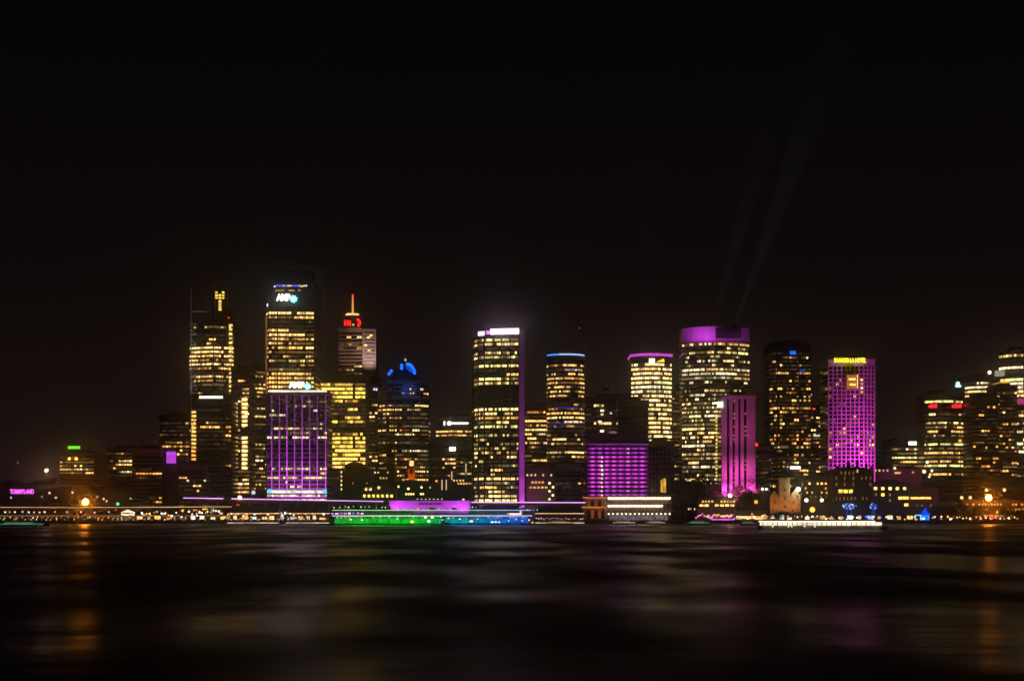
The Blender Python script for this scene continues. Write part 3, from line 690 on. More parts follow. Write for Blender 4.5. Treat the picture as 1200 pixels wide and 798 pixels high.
T = tower('office_building', 'low office block with a red rooftop light between apartment tower and magenta hotel', boxp(950, 972, 1600, 30), 1600, 479, [(477, 500, .5), (500, 560, .35)], 'dark', fl=4, bay=3, pal='green', hf=.4)
mb = MB(); mb.sphere((X(953.8, 1597), 1597, Z(479, 1597)), 1.6, 8, 5, sz=.6); mb.build('beacon', lamp_mat(LC['r'], 1.5), T)
mb = MB(); mb.tube((X(950.6, 1597), 1597, Z(482, 1597)), (X(950.6, 1597), 1597, Z(461, 1597)), .35, .15, 5); mb.build('mast', POLE, T)
mb = MB(); mb.sphere((X(950.6, 1597), 1597, Z(462.5, 1597)), .9, 8, 5); mb.build('mast_lamp', lamp_mat(LC['w'], .8), T)
mb = MB(); mb.box(X(953.5, 1598), X(970, 1598), 1598, 1599, Z(511.2, 1598), Z(509.6, 1598)); mb.build('light_bar', em('bar_teal_white', (.8, 1, .9), .9), T)

# lattice hotel
Yt = 1360
T = tower('hotel_tower', 'latticed hotel tower washed magenta under a yellow rooftop sign', boxp(971, 1024.5, Yt, 38, corner=(1012, 5)), Yt, 422, [(436, 560, .13)], 'pale', fl=3.35, bay=3.35, pal='warm', hf=.5, wf=.7, pier=1, pierw=1.0, piero=.8, cap=5, spand=.27, cont=.2, off=.14)
text('lettering', 'SHANGRI-LA HOTEL', (X(995.5, Yt), Yt - 2.2, Z(426.4, Yt)), 5.2, em('sign_lemon', (1, .82, .03), 1.9), T, .3, X(1014.5, Yt) - X(977, Yt))
mb = MB(); mb.box(X(990, Yt), X(1005.6, Yt), Yt - .9, Yt + 1, Z(456, Yt), Z(438, Yt)); mb.build('sky_lounge', wallm('brown'), T)
mb = MB()
mb.box(X(994, Yt), X(1002.5, Yt), Yt - 1.15, Yt - 1.06, Z(445.6, Yt), Z(443.2, Yt)); mb.box(X(995.5, Yt), X(1002.8, Yt), Yt - 1.15, Yt - 1.06, Z(452, Yt), Z(449.6, Yt)); mb.box(X(1004, Yt), X(1005, Yt), Yt - 1.15, Yt - 1.06, Z(455, Yt), Z(439, Yt))
mb.build('lounge_window', lit('warm', 2, .9), T)
mb = MB(); mb.box(X(992, Yt), X(1003.5, Yt), Yt - 1.05, Yt - .92, Z(455.7, Yt), Z(439.5, Yt)); mb.build('lounge_wall', em('lounge_glow', (1, .35, .08), .4, .4, .4), T)
for i in range(7):
    px = 974.5 + i * 7.7; s = (.75, .9, .8, .8, .95, 1.25, 1.4)[i]
    floods(T, px, Yt - 1, 24, 24, (.86, .05, .78), ((32, 1.5 * s, 100), (62, .42 * s, 60), (90, .14 * s, 40), (115, .035 * s, 26)))

# right hand group
Yt = 1560
T = tower('office_building', 'low striped office block with a white rooftop sign left of the red signed block', boxp(1045, 1084, Yt, 40), Yt, 516, [(516, 560, .62)], 'dark', fl=4, bay=3, pal='green', hf=.4)
mb = MB(); mb.box(X(1065, Yt - 1), X(1074, Yt - 1), Yt - 1, Yt, Z(521.2, Yt), Z(517.4, Yt)); mb.build('white_sign', em('sign_w3', (1, .98, .85), 3.5), T)
Yt = 1500
T = tower('office_building', 'striped office block with two red signs under its bright top floors', bowp(1083.5, 1130, Yt, 40, 12), Yt, 462, [(459, 474, .96), (474, 481, 0), (481, 560, .68)], 'dark', fl=3.9, bay=2.5, pal='green', hf=.45, cap=1)
for a, b in ((1088, 1097.5), (1115, 1126.5)):
    cx_ = (a + b) / 2; mb = MB()
    for k in range(4): 
        px = a + (b - a) * (k + .5) / 4; mb.tube((X(px, Yt), Yt - 1.2, Z(478, Yt)), (X(px, Yt), Yt - 1.2, Z(473.2 if k % 2 else 474.6, Yt)), .95, .95, 6)
    mb.build('red_sign', em('sign_red2', (1, .02, .03), 1.7), T)
mb = MB(); mb.box(X(1119.5, Yt), X(1126, Yt), Yt - 1, Yt, Z(453.6, Yt), Z(451.4, Yt)); mb.sphere((X(1122.5, Yt), Yt, Z(449.5, Yt)), 1.9, 8, 5); mb.build('teal_sign', em('sign_mint', (.55, 1, .85), 1.8), T)
mb = MB(); mb.tube((X(1122.5, Yt), Yt + 1, Z(462, Yt)), (X(1122.5, Yt), Yt + 1, Z(449, Yt)), .5, .4); mb.box(X(1118, Yt), X(1127, Yt), Yt + .1, Yt + .6, Z(462, Yt), Z(448, Yt)); mb.build('sign_frame', POLE, T)
Yt = 1620
T = tower('office_tower', 'office tower with two curved ribbons of cream light near its top', bowp(1131, 1172, Yt, 40, 14), Yt, 440, [(452.5, 459.6, .97), (459.6, 463, .1), (463, 468.5, .95), (440, 452, .25), (470, 560, .3)], 'dark', fl=4.1, bay=2.4, pal='pale', hf=.45)
mb = MB(); mb.sphere((X(1159.6, Yt - 2), Yt - 2, Z(436.6, Yt)), 1.9, 10, 6); mb.build('roof_lamp', lamp_mat(LC['w'], 2.2), T)
mb = MB(); mb.box(X(1167.5, Yt), X(1176.5, Yt), Yt - 2, Yt + 6, Z(440.5, Yt), Z(434.4, Yt)); mb.build('roof_screen', em('screen_pale', (1, .82, .6), .32, .3, .3), T)
Yt = 1420
T = tower('apartment_building', 'dark stepped apartment block with a few orange rooms at the right', boxp(1140, 1170, Yt, 30), Yt, 466, [(466, 560, .16)], 'brown', fl=3.4, bay=2.8, pal='home', cont=.4)
T = tower('apartment_tower', 'dark apartment tower with a small gold lit pyramid roof', boxp(1168, 1192, 1440, 30), 1440, 452, [(460, 560, .22)], 'brown', fl=3.4, bay=2.8, pal='home', cont=.4)
mb = MB(); a = [X(1171, 1440), X(1187, 1440)]
top = (X(1180, 1440), 1450, Z(444, 1440)); base = [(a[0], 1441, Z(448.6, 1440)), (a[1], 1441, Z(448.6, 1440)), (a[1], 1462, Z(448.6, 1440)), (a[0], 1462, Z(448.6, 1440))]
for i in range(4): mb.poly([base[i], base[(i + 1) % 4], top])
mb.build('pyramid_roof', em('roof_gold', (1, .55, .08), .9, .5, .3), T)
mb = MB(); mb.tube(top, (top[0], top[1], top[2] + 5), .3, .1, 5); mb.build('spire', POLE, T)
T = tower('office_tower', 'round tower with bright white bands cut off by the right edge', circ(1178.5, 1230, 1680, 32), 1680, 409.5, [(409, 418, .97), (418, 426, 0), (426, 434, .97), (434, 443, .1), (443, 467, .95), (480, 560, .45)], 'dark', fl=4.1, bay=2.6, pal='pale', hf=.6, k=1.3, cap=.6)
mb = MB(); po, _ = circ(1178, 1230.6, 1679, 32); mb.prism(po, Z(473.5, 1680), Z(467, 1680)); mb.build('magenta_band', em('band_pink', (.75, .04, .32), .6, .2, .2), T)

# ------------------------------------------------------------------ low waterfront buildings
def house(name, label, px0, px1, ytop, Y, depth, wins, wall='stone', roof='hip', rh=3.5, cat='building', wc='warm', ww=1.2, wh=1.6):
    zt = Z(ytop, Y); x0, x1 = X(px0, Y), X(px1, Y); root = empty(name, ((x0 + x1) / 2, Y + depth / 2, GZ), label, cat)
    mb = MB(); mb.box(x0, x1, Y, Y + depth, GZ, zt); 
    zc = zt
    mb.box(x0 - .3, x1 + .3, Y - .3, Y + depth + .3, zc - .5, zc); mb.build('wall', wallm(wall), root)
    r = MB(); a, b, c, d = (x0 - .5, Y - .5), (x1 + .5, Y - .5), (x1 + .5, Y + depth + .5), (x0 - .5, Y + depth + .5); e_ = min(depth / 2, (x1 - x0) * .4) if roof == 'hip' else 0
    z = zt + .02; p, q = (x0 + e_, Y + depth / 2, z + rh), (x1 - e_, Y + depth / 2, z + rh)
    if roof != 'flat':
        A, B, C_, D = a + (z,), b + (z,), c + (z,), d + (z,)
        r.poly([A, B, q, p]); r.poly([B, C_, q]); r.poly([C_, D, p, q]); r.poly([D, A, p]); r.poly([D, C_, B, A])
    else: r.box(x0 + 1, x1 - 1, Y + 1, Y + depth - 1, zt + .01, zt + .6)
    r.build('roof', surf('roof_slate', (.07, .06, .06), .7, .3, 0, .5, .3), root)
    for (px, py, *o) in wins:
        c = o[0] if o else wc; w2 = (o[1] if len(o) > 1 else ww) * .5 * Y / F / .65; lv = o[2] if len(o) > 2 else 2
        x, z = X(px, Y), Z(py, Y); mb = MB(); mb.poly([(x - w2, Y - .12, z - wh / 2), (x + w2, Y - .12, z - wh / 2), (x + w2, Y - .12, z + wh / 2), (x - w2, Y - .12, z + wh / 2)])
        g = mb.build('window', lit(c, lv), root)
        f = MB(); f.box(x - w2 - .15, x + w2 + .15, Y - .2, Y - .02, z - wh / 2 - .2, z - wh / 2 - .02); f.build('sill', wallm('pale'), g)
    return root
def rw(x0, x1, n, y, c='warm', w_=1.2, lv=2, p=1.): return [(x0 + (x1 - x0) * i / max(1, n - 1), y, c, w_, lv) for i in range(n) if R.random() < p]
house('office_building', 'dark low block right of the purple striped building', 384, 398, 549, 1400, 20, rw(387, 396, 3, 560, 'warm', 1, 0), 'brown', 'flat')
T = house('museum_building', 'dark stone hall with a low dome behind the station', 398, 434, 549, 1410, 30, rw(398.5, 398.6, 1, 559) + [(396.8 + 3, y, 'cream', 1.3, 2) for y in (553, 558, 563, 568, 573)] + rw(408, 430, 5, 566, 'warm', 1, 0, .5), 'brown', 'flat')
mb = MB(); mb.sphere((X(416, 1425), 1425, Z(549, 1425)), 9.5, 20, 6, sz=.62, half=True); mb.build('dome', surf('copper_roof', (.08, .07, .06), .6), T)
house('office_building', 'mid rise block with sparse lilac and cream windows behind the hall', 430, 462, 544, 1500, 25, rw(432, 458, 9, 548.5, 'white', 1.3, 0, .7) + rw(432, 458, 8, 553.5, 'cream', 1.3, 1, .7) + rw(446, 460, 5, 560, 'cream', 1, 1, .5), 'brown', 'flat')
house('customs_house', 'long low stone building with a row of yellow windows left of the station', 424, 464, 572, 1380, 22, rw(427, 459, 7, 581, 'gold', 1.8) + [(429, 570 + 3, 'cream', 1.6), (434, 571 + 2, 'cream', 2), (444, 571.5, 'cream', 2)], 'stone', 'hip', 2.5, wh=2.2)
house('office_building', 'dark stone block with scattered white windows above the station', 461, 500, 566, 1400, 22, rw(476, 496, 8, 578.7, 'cream', 1.2, 2, .9) + [(478.5, 572.5, 'white', 1.6), (494, 571, 'white', 1.4), (467, 565 + 5, 'cream', 1.2)], 'brown', 'hip', 3)
T = empty('clock_tower', (X(482.5, 1440), 1440, GZ), 'small church tower floodlit deep orange between dark blocks', 'tower')
mb = MB(); x0, x1 = X(478.5, 1440), X(486.5, 1440)
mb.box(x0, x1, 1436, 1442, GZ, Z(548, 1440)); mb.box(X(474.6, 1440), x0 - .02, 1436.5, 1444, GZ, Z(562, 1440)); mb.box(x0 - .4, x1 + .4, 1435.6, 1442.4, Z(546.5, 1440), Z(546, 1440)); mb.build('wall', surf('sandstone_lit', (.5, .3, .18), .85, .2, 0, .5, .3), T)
mb = MB(); mb.box(X(481, 1440), X(484, 1440), 1435.7, 1435.95, Z(555, 1440), Z(549.5, 1440)); mb.build('belfry_opening', wallm('black'), T)
mb = MB(); mb.box(X(480.2, 1440), X(484.8, 1440), 1437, 1441.5, Z(546, 1440), Z(540, 1440)); mb.build('lantern', em('lantern_warm', (1, .62, .2), 1.5, .4, .4), T)
light('floodlight', 'SPOT', (X(482, 1420), 1424, 25), 26000, (1, .2, .02), T, (X(482, 1440), 1440, Z(556, 1440)), .5, spot=55, blend=1)
# lit columns and terraces centre
T = house('office_building', 'dark terrace building with glowing vertical columns right of the church tower', 502, 560, 560, 1420, 24, rw(534, 560, 9, 566.5, 'warm', 1.4, 1, .8) + rw(532, 554, 7, 557 + 6, 'cream', 1.2, 1, .5) + [(511.5, 563.5, 'orange', 1.6, 1), (499 + 5, 571, 'cream', 1, 1)], 'brown', 'flat')
for px, a, b in ((546, 554, 543), (529.5, 562, 552.5), (518, 574, 562), (523, 574, 562)):
    mb = MB(); mb.tube((X(px, 1417), 1417, Z(a, 1417)), (X(px, 1417), 1417, Z(b, 1417)), .45); mb.build('lit_column', em('column_cream', (1, .72, .45), .75), T)
T = house('office_building', 'low dark block with a lit stair core right of the magenta blade', 616, 650, 548, 1360, 22, rw(618, 646, 7, 556.5, 'cream', 1.3, 1, .6) + rw(622, 640, 5, 571, 'warm', 2, 1, .8) + rw(620, 640, 6, 565, 'warm', 1.8, 1, .5) + [(647 - 3 + k % 2 * 4, 566 + k * 4.7, 'white', 1.6, 2) for k in range(5)], 'brown', 'flat', ww=1)
tower('office_building', 'dark louvred office block with faint windows left of the magenta floors', boxp(651, 681, 1370, 25), 1370, 545, [(560, 572, .2)], 'grey', fl=3.2, bay=3, pal='warm', cap=5)

# passenger terminal with three bright decks
Yt = 1268
T = empty('terminal_building', (X(745, Yt), Yt + 12, GZ), 'waterfront terminal with three tiers of bright white verandah lamps', 'building')
mb = MB(); mb.box(X(712, Yt), X(786, Yt), Yt + 4, Yt + 24, GZ, Z(582, Yt)); mb.build('wall', wallm('brown'), T)
mb = MB()
for y in (581, 589, 598): mb.box(X(711, Yt), X(788 - (589 - y) * .2, Yt), Yt, Yt + 4, Z(y, Yt) - .3, Z(y, Yt) + .1)
for k in range(16): mb.tube((X(712 + k * 4.95, Yt), Yt + .3, GZ), (X(712 + k * 4.95, Yt), Yt + .3, Z(581.4, Yt)), .12, .12, 5)
mb.build('verandah', surf('white_paint', (.75, .73, .7), .5), T)
for y, s, n, px1 in ((583.6, 1.6, 26, 785), (592.6, 1.6, 20, 776), (602, 1.5, 15, 785)):
    for k in range(n):
        px = 713.5 + (px1 - 713.5) * k / (n - 1)
        mb = MB(); mb.sphere((X(px, Yt), Yt + 1.5, Z(y, Yt)), .8 if y < 600 else .6, 8, 5); mb.build('verandah_lamp', lamp_mat(LC['w'], s + 2.4), T)
for a, b in ((582.6, 585.6), (591.4, 594.6)):
    mb = MB(); mb.box(X(713, Yt), X(785 if a < 590 else 776, Yt), Yt + 3.6, Yt + 3.95, Z(b, Yt), Z(a, Yt)); mb.build('lit_gallery', em('gallery', (1, .78, .52), .8, .5, .3), T)
mb = MB(); mb.box(X(714, Yt), X(783, Yt), Yt + 3.6, Yt + 3.95, GZ + .3, Z(603.5, Yt)); mb.build('ground_floor_glazing', em('gallery_dim', (.8, .6, .7), .16, .9, .5), T)
light('canopy_light', 'AREA', (X(750, Yt), Yt - 1, Z(599, Yt)), 300, (1, .8, .6), T, (X(750, Yt), Yt - 1, 0), 40, 2)
T = empty('festival_pavilion', (X(699, Yt), Yt + 8, GZ), 'pavilion with floodlit walls and glowing orange tiered roofs beside the bright terminal', 'pavilion')
mb = MB(); mb.box(X(687, Yt), X(710, Yt), Yt + 3, Yt + 14, GZ, Z(584, Yt)); mb.build('wall', surf('ochre_wall', (.5, .28, .15), .8, .2, 0, .3, .3), T)
for k in range(5):
    for j in range(2): mb = MB(); mb.box(X(689 + k * 4.2, Yt), X(691.6 + k * 4.2, Yt), Yt + 2.8, Yt + 2.98, Z(607 - j * 12, Yt), Z(597.5 - j * 11, Yt)); mb.build('window', lit('orange', 0, .8) if (k + j) % 2 else wallm('black'), T)
mb = MB(); mb.box(X(684, Yt), X(711, Yt), Yt, Yt + 16, Z(583.5, Yt), Z(582.3, Yt)); mb.box(X(674, Yt), X(711, Yt), Yt, Yt + 3, Z(595, Yt), Z(593.6, Yt)); mb.build('roof', em('tier_orange', (1, .3, .04), .65, .5, .15), T)  # orange light put into the roofs' own emission
light('floodlight', 'SPOT', (X(699, Yt), Yt - 8, 4), 800, (1, .22, .03), T, (X(699, Yt), Yt + 3, 12), .4, spot=90, blend=1)
T = empty('banner_sign', (X(777.5, 1300), 1300, GZ), 'tall pair of golden lit banners rising behind the terminal', 'banner')
mb = MB()
for a, b, c in ((774.3, 776.8, 562), (777.4, 780.4, 560.6)): mb.prism([(X(a, 1300), 1300), (X(b, 1300), 1300), (X(b, 1300), 1300.6), (X(a, 1300), 1300.6)], Z(577, 1300), Z(c, 1300))
mb.build('banner', em('banner_gold', (1, .5, .06), .75, .5, .3), T)
mb = MB(); mb.tube((X(777.1, 1300), 1300.3, GZ), (X(777.1, 1300), 1300.3, Z(561, 1300)), .25, .2, 6); mb.build('pole', POLE, T)

# ferry wharf roofs
def wharf(px0, px1, label, Y=1266, red=True):
    T = empty('ferry_wharf', (X((px0 + px1) / 2, Y), Y + 4, 0), label, 'wharf')
    x0, x1 = X(px0, Y), X(px1, Y)
    mb = MB(); mb.box(x0, x1, Y - 14, Y + 5, .3, 1.3); mb.build('pontoon', surf('dark_timber', (.1, .08, .06), .8), T)
    mb = MB(); mb.box(x0, x1, Y - 10, Y + 6, Z(601, Y), Z(600, Y)); mb.prism([(x0 + 2, Y - 6), (x1 - 2, Y - 6), (x1 - 2, Y + 4), (x0 + 2, Y + 4)], Z(600, Y) + .01, Z(592.5, Y)); mb.build('roof', surf('roof_dark', (.05, .05, .06), .6), T)
    mb = MB(); mb.box(x0, x1, Y - 10.3, Y - 10.05, Z(601.9, Y), Z(601.1, Y)); mb.build('eave_light', em('eave', (1, .55, .25), 1.1, .3, .05), T)
    mb = MB()
    n = int((px1 - px0) / 6)
    for k in range(n + 1):
        x = x0 + (x1 - x0) * k / n; mb = MB(); mb.tube((x, Y - 8, 1.2), (x, Y - 8, Z(601, Y)), .15, .15, 6); mb.build('post', POLE, T)
    mb = MB(); mb.box(x0 + .5, x1 - .5, Y + 3, Y + 4, 1.3, Z(603, Y)); mb.build('back_wall', surf('wharf_wall', (.3, .1, .08), .8), T)
    mb = MB(); mb.box(x0, x1, Y - 14.3, Y - 14.02, .8, 1.2); mb.build('pontoon_light', em('pontoon_white', (1, .8, .62), .9, .8, .15), T)
    for k in range(int((px1 - px0) / 3)):
        px = px0 + 2 + k * 3 + R.uniform(-1, 1)
        mb = MB(); mb.sphere((X(px, Y), Y - 5, Z(607.6 + R.uniform(-.8, .8), Y)), R.uniform(.3, .5), 6, 4)
        mb.build('ceiling_lamp', lamp_mat(R.choice([(1, .35, .3), (1, .6, .5), (1, .7, .5)]), R.choice([.8, 1.4])), T)
    return T
wharf(560, 612, 'ferry wharf with a flat dark roof behind the blue lit ferry')
wharf(627, 684, 'ferry wharf with an orange eave line and small red lamps right of the blue ferry')
for px in (618, 625, 630, 637, 647, 653, 660, 675, 690, 705): lamp(px, 597.4 if px < 680 else 603.5, 1276, 'w' if px != 625 else 'b', 1.3, .6)
wharf(270, 330, 'ferry wharf with small lamps at the left end of the viaduct')
wharf(338, 388, 'ferry wharf with small lamps just left of the green ferry')

# station and viaduct
Yv = 1300
def vy(px): return 583.2 + (px - 215) / 285 * 5.0 if px < 500 else 588.2 + (px - 500) / 240 * .6
T = empty('rail_viaduct', (X(470, Yv), Yv, GZ), 'long elevated railway viaduct edged with a thin magenta light line', 'bridge')
mb = MB(); lt = MB(); cl = MB(); n = 56
for i in range(n):
    p0, p1 = 215 + (740 - 215) * i / n, 215 + (740 - 215) * (i + 1) / n
    z0, z1 = Z(vy(p0), Yv), Z(vy(p1), Yv); x0, x1 = X(p0, Yv), X(p1, Yv)
    k = len(mb.v)
    mb.v += [(x0, Yv, z0 - 2.2), (x1, Yv, z1 - 2.2), (x1, Yv, z1 - .1), (x0, Yv, z0 - .1), (x0, Yv + 16, z0 - 2.2), (x1, Yv + 16, z1 - 2.2), (x1, Yv + 16, z1 - .1), (x0, Yv + 16, z0 - .1)]
    mb.f += [tuple(k + j for j in q) for q in ((0, 1, 2, 3), (3, 2, 6, 7), (4, 0, 3, 7), (1, 5, 6, 2), (5, 4, 7, 6), (0, 4, 5, 1))]; mb.m += [0] * 6
    if not (447 < p0 < 552) and not (262 - 8 < p0 < 262) :
        lt.v += []; q = len(lt.v)
        lt.v += [(x0, Yv - .3, z0 - .35), (x1, Yv - .3, z1 - .35), (x1, Yv - .3, z1 + .3), (x0, Yv - .3, z0 + .3), (x0, Yv - .05, z0 + .3), (x1, Yv - .05, z1 + .3)]
        lt.f += [(q, q + 1, q + 2, q + 3), (q + 3, q + 2, q + 5, q + 4)]; lt.m += [0, 0]
    if i % 2 == 0: cl = MB(); cl.box(x0, x0 + 1.4, Yv + 2, Yv + 4, GZ, z0 - 2.25); cl.build('column', surf('concrete', (.2, .18, .17), .8), T)
mb.build('deck', surf('concrete', (.2, .18, .17), .8), T);
lt.build('edge_light', em('edge_magenta', (.9, .38, 1), 1.6, .35, .02), T)
T = empty('station_building', (X(503, 1290), 1290, GZ), 'wide station front washed in magenta light above the green ferry', 'station')
Y = 1290
mb = MB(); mb.box(X(456, Y), X(551, Y), Y, Y + 9.9, Z(596, Y), Z(587.2, Y)); mb.box(X(456, Y), X(551, Y), Y + 3, Y + 9.9, GZ, Z(596, Y) - .05); mb.box(X(455, Y), X(552, Y), Y - 1, Y + 9.95, Z(587.2, Y) + .02, Z(586.4, Y)); mb.build('wall', surf('station_panel', (.6, .5, .6), .6, .3, 0, .15, .2), T)
text('lettering', 'CIRCULAR QUAY', (X(504, Y), Y - .15, Z(592, Y)), 2.2, wallm('black'), T, .08, X(518, Y) - X(490, Y))
for k in range(7):
    px = 463 + k * 13.5; s = (1.5, .9, .6, .55, .6, .9, 1.4)[k]
    light('floodlight', 'SPOT', (X(px, Y), Y - 7, Z(600, Y)), 6500 * s, (.66, .07, .85), T, (X(px, Y), Y, Z(591, Y)), .4, spot=110, blend=1)
for k in range(40):
    px = 385 + k * 6.2 + R.uniform(-2, 2); 
    if px > 612: break
    mb = MB(); mb.sphere((X(px, Y), Y - 1, Z(594 + (0 if not 456 < px < 551 else 2.5) + R.uniform(-.7, .7), Y)), R.uniform(.35, .6), 6, 4)
    mb.build('platform_lamp', lamp_mat(R.choice([LC['w'], LC['w'], LC['c'], LC['y']]), R.choice([.9, 1.6])), T)
for a, b in ((386, 450), (560, 612)):
    for k in range(int((b - a) / 5)):
        px = a + k * 5 + 2
        mb = MB(); mb.box(X(px, Y), X(px + R.uniform(2, 4.4), Y), Y - .6, Y - .2, Z(602.4, Y), Z(600 + R.uniform(0, 1), Y)); mb.build('shopfront_light', em('shop_%d' % (k % 3), [(.8, .2, .9), (.9, .4, 1), (.7, .15, .9)][k % 3], (1.1, 1.8, .7)[k % 3], .5, .5), T)
mb = MB(); mb.box(X(597, Y), X(611, Y), Y - 1, Y - .6, Z(603.5, Y), Z(599, Y)); mb.build('bright_shopfront', em('shop_white', (1, .7, 1), 2.2, .3, .3), T)
for k in range(7): 
    px = 489 + k * 4.8; mb = MB(); mb.sphere((X(px, Y), Y + 2, Z(584.6, Y)), .62, 8, 4, sz=.6); mb.build('roof_lamp', lamp_mat(LC['w'], 1.3), T)
mb = MB(); mb.sphere((X(543, Y), Y + 2, Z(585, Y)), 1.1, 8, 4, sz=.6); mb.build('roof_lamp', lamp_mat(LC['y'], 1.4), T)

# made-up left road and terrace; edge strips stand in for boat light trails
T = empty('trail_road', (X(120, 1280), 1280, GZ), 'made up shoreline road whose pale orange edge line stands for a boat light trail', 'bridge')
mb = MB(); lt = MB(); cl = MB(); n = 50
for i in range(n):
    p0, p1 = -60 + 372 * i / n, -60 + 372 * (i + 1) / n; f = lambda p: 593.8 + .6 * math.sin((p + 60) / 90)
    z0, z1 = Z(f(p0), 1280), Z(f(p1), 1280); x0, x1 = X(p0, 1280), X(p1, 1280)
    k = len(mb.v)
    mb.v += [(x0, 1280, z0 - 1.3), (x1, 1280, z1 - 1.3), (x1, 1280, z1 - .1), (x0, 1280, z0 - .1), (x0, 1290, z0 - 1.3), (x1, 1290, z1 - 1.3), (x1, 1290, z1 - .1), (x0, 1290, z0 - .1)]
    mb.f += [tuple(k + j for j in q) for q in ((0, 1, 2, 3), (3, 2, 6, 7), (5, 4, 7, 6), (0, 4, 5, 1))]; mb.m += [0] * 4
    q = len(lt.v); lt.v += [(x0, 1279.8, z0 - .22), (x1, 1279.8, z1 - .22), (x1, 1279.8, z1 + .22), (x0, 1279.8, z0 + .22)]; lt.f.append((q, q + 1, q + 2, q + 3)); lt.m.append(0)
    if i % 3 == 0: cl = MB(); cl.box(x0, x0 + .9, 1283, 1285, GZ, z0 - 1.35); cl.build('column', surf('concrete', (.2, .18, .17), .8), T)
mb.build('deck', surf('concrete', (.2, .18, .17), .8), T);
lt.build('edge_light', em('trail_orange', (1, .5, .22), .85, .5, .03), T)
T = empty('trail_terrace', (X(100, 1270), 1270, GZ), 'made up stone terrace whose thin peach strip stands for a boat light trail', 'wall')
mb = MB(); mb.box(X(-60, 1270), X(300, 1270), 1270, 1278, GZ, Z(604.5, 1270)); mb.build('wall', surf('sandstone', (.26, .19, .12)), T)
mb = MB(); mb.box(X(-60, 1270), X(300, 1270), 1269.7, 1269.95, Z(604.4, 1270), Z(603.8, 1270)); mb.build('edge_light', em('trail_peach', (1, .42, .2), .5, .6, .03), T)
g1 = 'small globe lamps on the left terrace'
for px in (6, 12, 18, 26, 33, 40, 46, 53, 64, 78, 94, 110, 127): lamp(px + R.uniform(-1, 1), 600 + R.uniform(-.5, .5), 1275, R.choice('ppwo'), R.choice([.9, 1.5]), .75, 'small peach globe lamp in the row on the left terrace', g1, base=Z(604.5, 1270))
g2 = 'low lights on the seawall'
for k in range(60):
    px = k * 6.8 + R.uniform(-3, 3)
    if px > 385: break
    lamp(px, 609 + R.uniform(-.7, .7), 1263, R.choice('wwyp'), R.choice([.5, .9, 1.3]), R.uniform(.3, .6), 'tiny low lamp on the seawall left of the green ferry', g2)
for px in range(2, 156, 5):
    lamp(px + R.uniform(-2, 2), 606.5 + R.uniform(-.8, .8), 1266, R.choice('wopy'), R.choice([.6, 1., 1.8]), R.uniform(.35, .6), 'small globe lamp on the lower quay below the left terrace', 'globe lamps below the left terrace')
# lamps in the gardens
gl = 'lamps among the garden trees'
for (px, py, c, s, r) in ((21, 542, 'o', .5, .8), (13, 583, 'w', .9, .8), (49, 582, 'w', .6, .7), (58, 577.5, 'w', 1.1, .9), (65.5, 583, 'w', .9, .9), (85, 577, 'w', 1.3, .9), (114, 582, 'y', .9, .8), (121.5, 584.5, 'w', 1.1, .9), (125, 587, 'w', 1., .8), (153, 584, 'w', .7, .8)):
    lamp(px, py, 1335, c, s, r, 'small pale lamp among the dark garden trees at the left', gl, real=150)
lamp(54.5, 551, 1360, 'p', 22, 1.1, 'bright peach lamp high in the garden trees at the left', None, real=16000)
for px, s in ((81.2, 'left'), (89.3, 'right')): lamp(px, 537.5, 1345, 'o', 7, 1.1, 'tall orange mast lamp, %s one of the pair on the garden hill' % s, None, real=9000)
lamp(100, 588, 1292, 'O', 60, 2.5, 'big orange lamp glaring on the shoreline at the left', None, real=70000)
lamp(138, 590.3, 1300, 'g', 1.2, 1.3, 'green signal light by the shoreline road', None, real=400)
lamp(136, 597, 1284, 'r', .7, 1., 'red signal light under the green one', None)
T = empty('sign_board', (X(26, 1320), 1320, GZ), 'pink neon word sign glowing among the garden trees', 'sign')
text('lettering', 'TOMMYLAND', (X(26, 1320), 1319.5, Z(579.8, 1320)), 5., em('neon_pink', (.95, .12, .85), 1.7), T, .2, X(40, 1320) - X(12, 1320))
mb = MB(); mb.box(X(12, 1320), X(40, 1320), 1320, 1320.3, Z(580.5, 1320), Z(580, 1320)); 
for px in (14, 26, 38): mb.tube((X(px, 1320), 1320.2, GZ), (X(px, 1320), 1320.2, Z(574, 1320)), .18, .18, 6)
mb.build('frame', POLE, T)
T = empty('market_stall', (X(150, 1279), 1279, GZ), 'brightly lit white canopy stall on the left quay', 'stall')
mb = MB(); zz = Z(600.5, 1268)
b4 = [(X(142, 1268), 1265.5, zz), (X(158, 1268), 1265.5, zz), (X(158, 1268), 1269.5, zz), (X(142, 1268), 1269.5, zz)]; tp = (X(150, 1268), 1267.5, zz + 2.6)
for i in range(4): mb.poly([b4[i], b4[(i + 1) % 4], tp])
mb.build('canopy', em('canopy_lit', (1, .6, .35), 1.5, .5, .5), T)
mb = MB()
for p in b4: mb = MB(); mb.tube((p[0], p[1], GZ), p, .12, .12, 6); mb.build('post', POLE, T)
for k in range(7):
    mb = MB(); mb.sphere((X(143 + k * 2.3, 1266), 1265.8, Z(603 + R.uniform(-.8, .6), 1266)), .6, 8, 4); mb.build('stall_lamp', lamp_mat(LC['w'], 3), T)
kn = 0  # kiosks invented to brighten the glitter along the quay
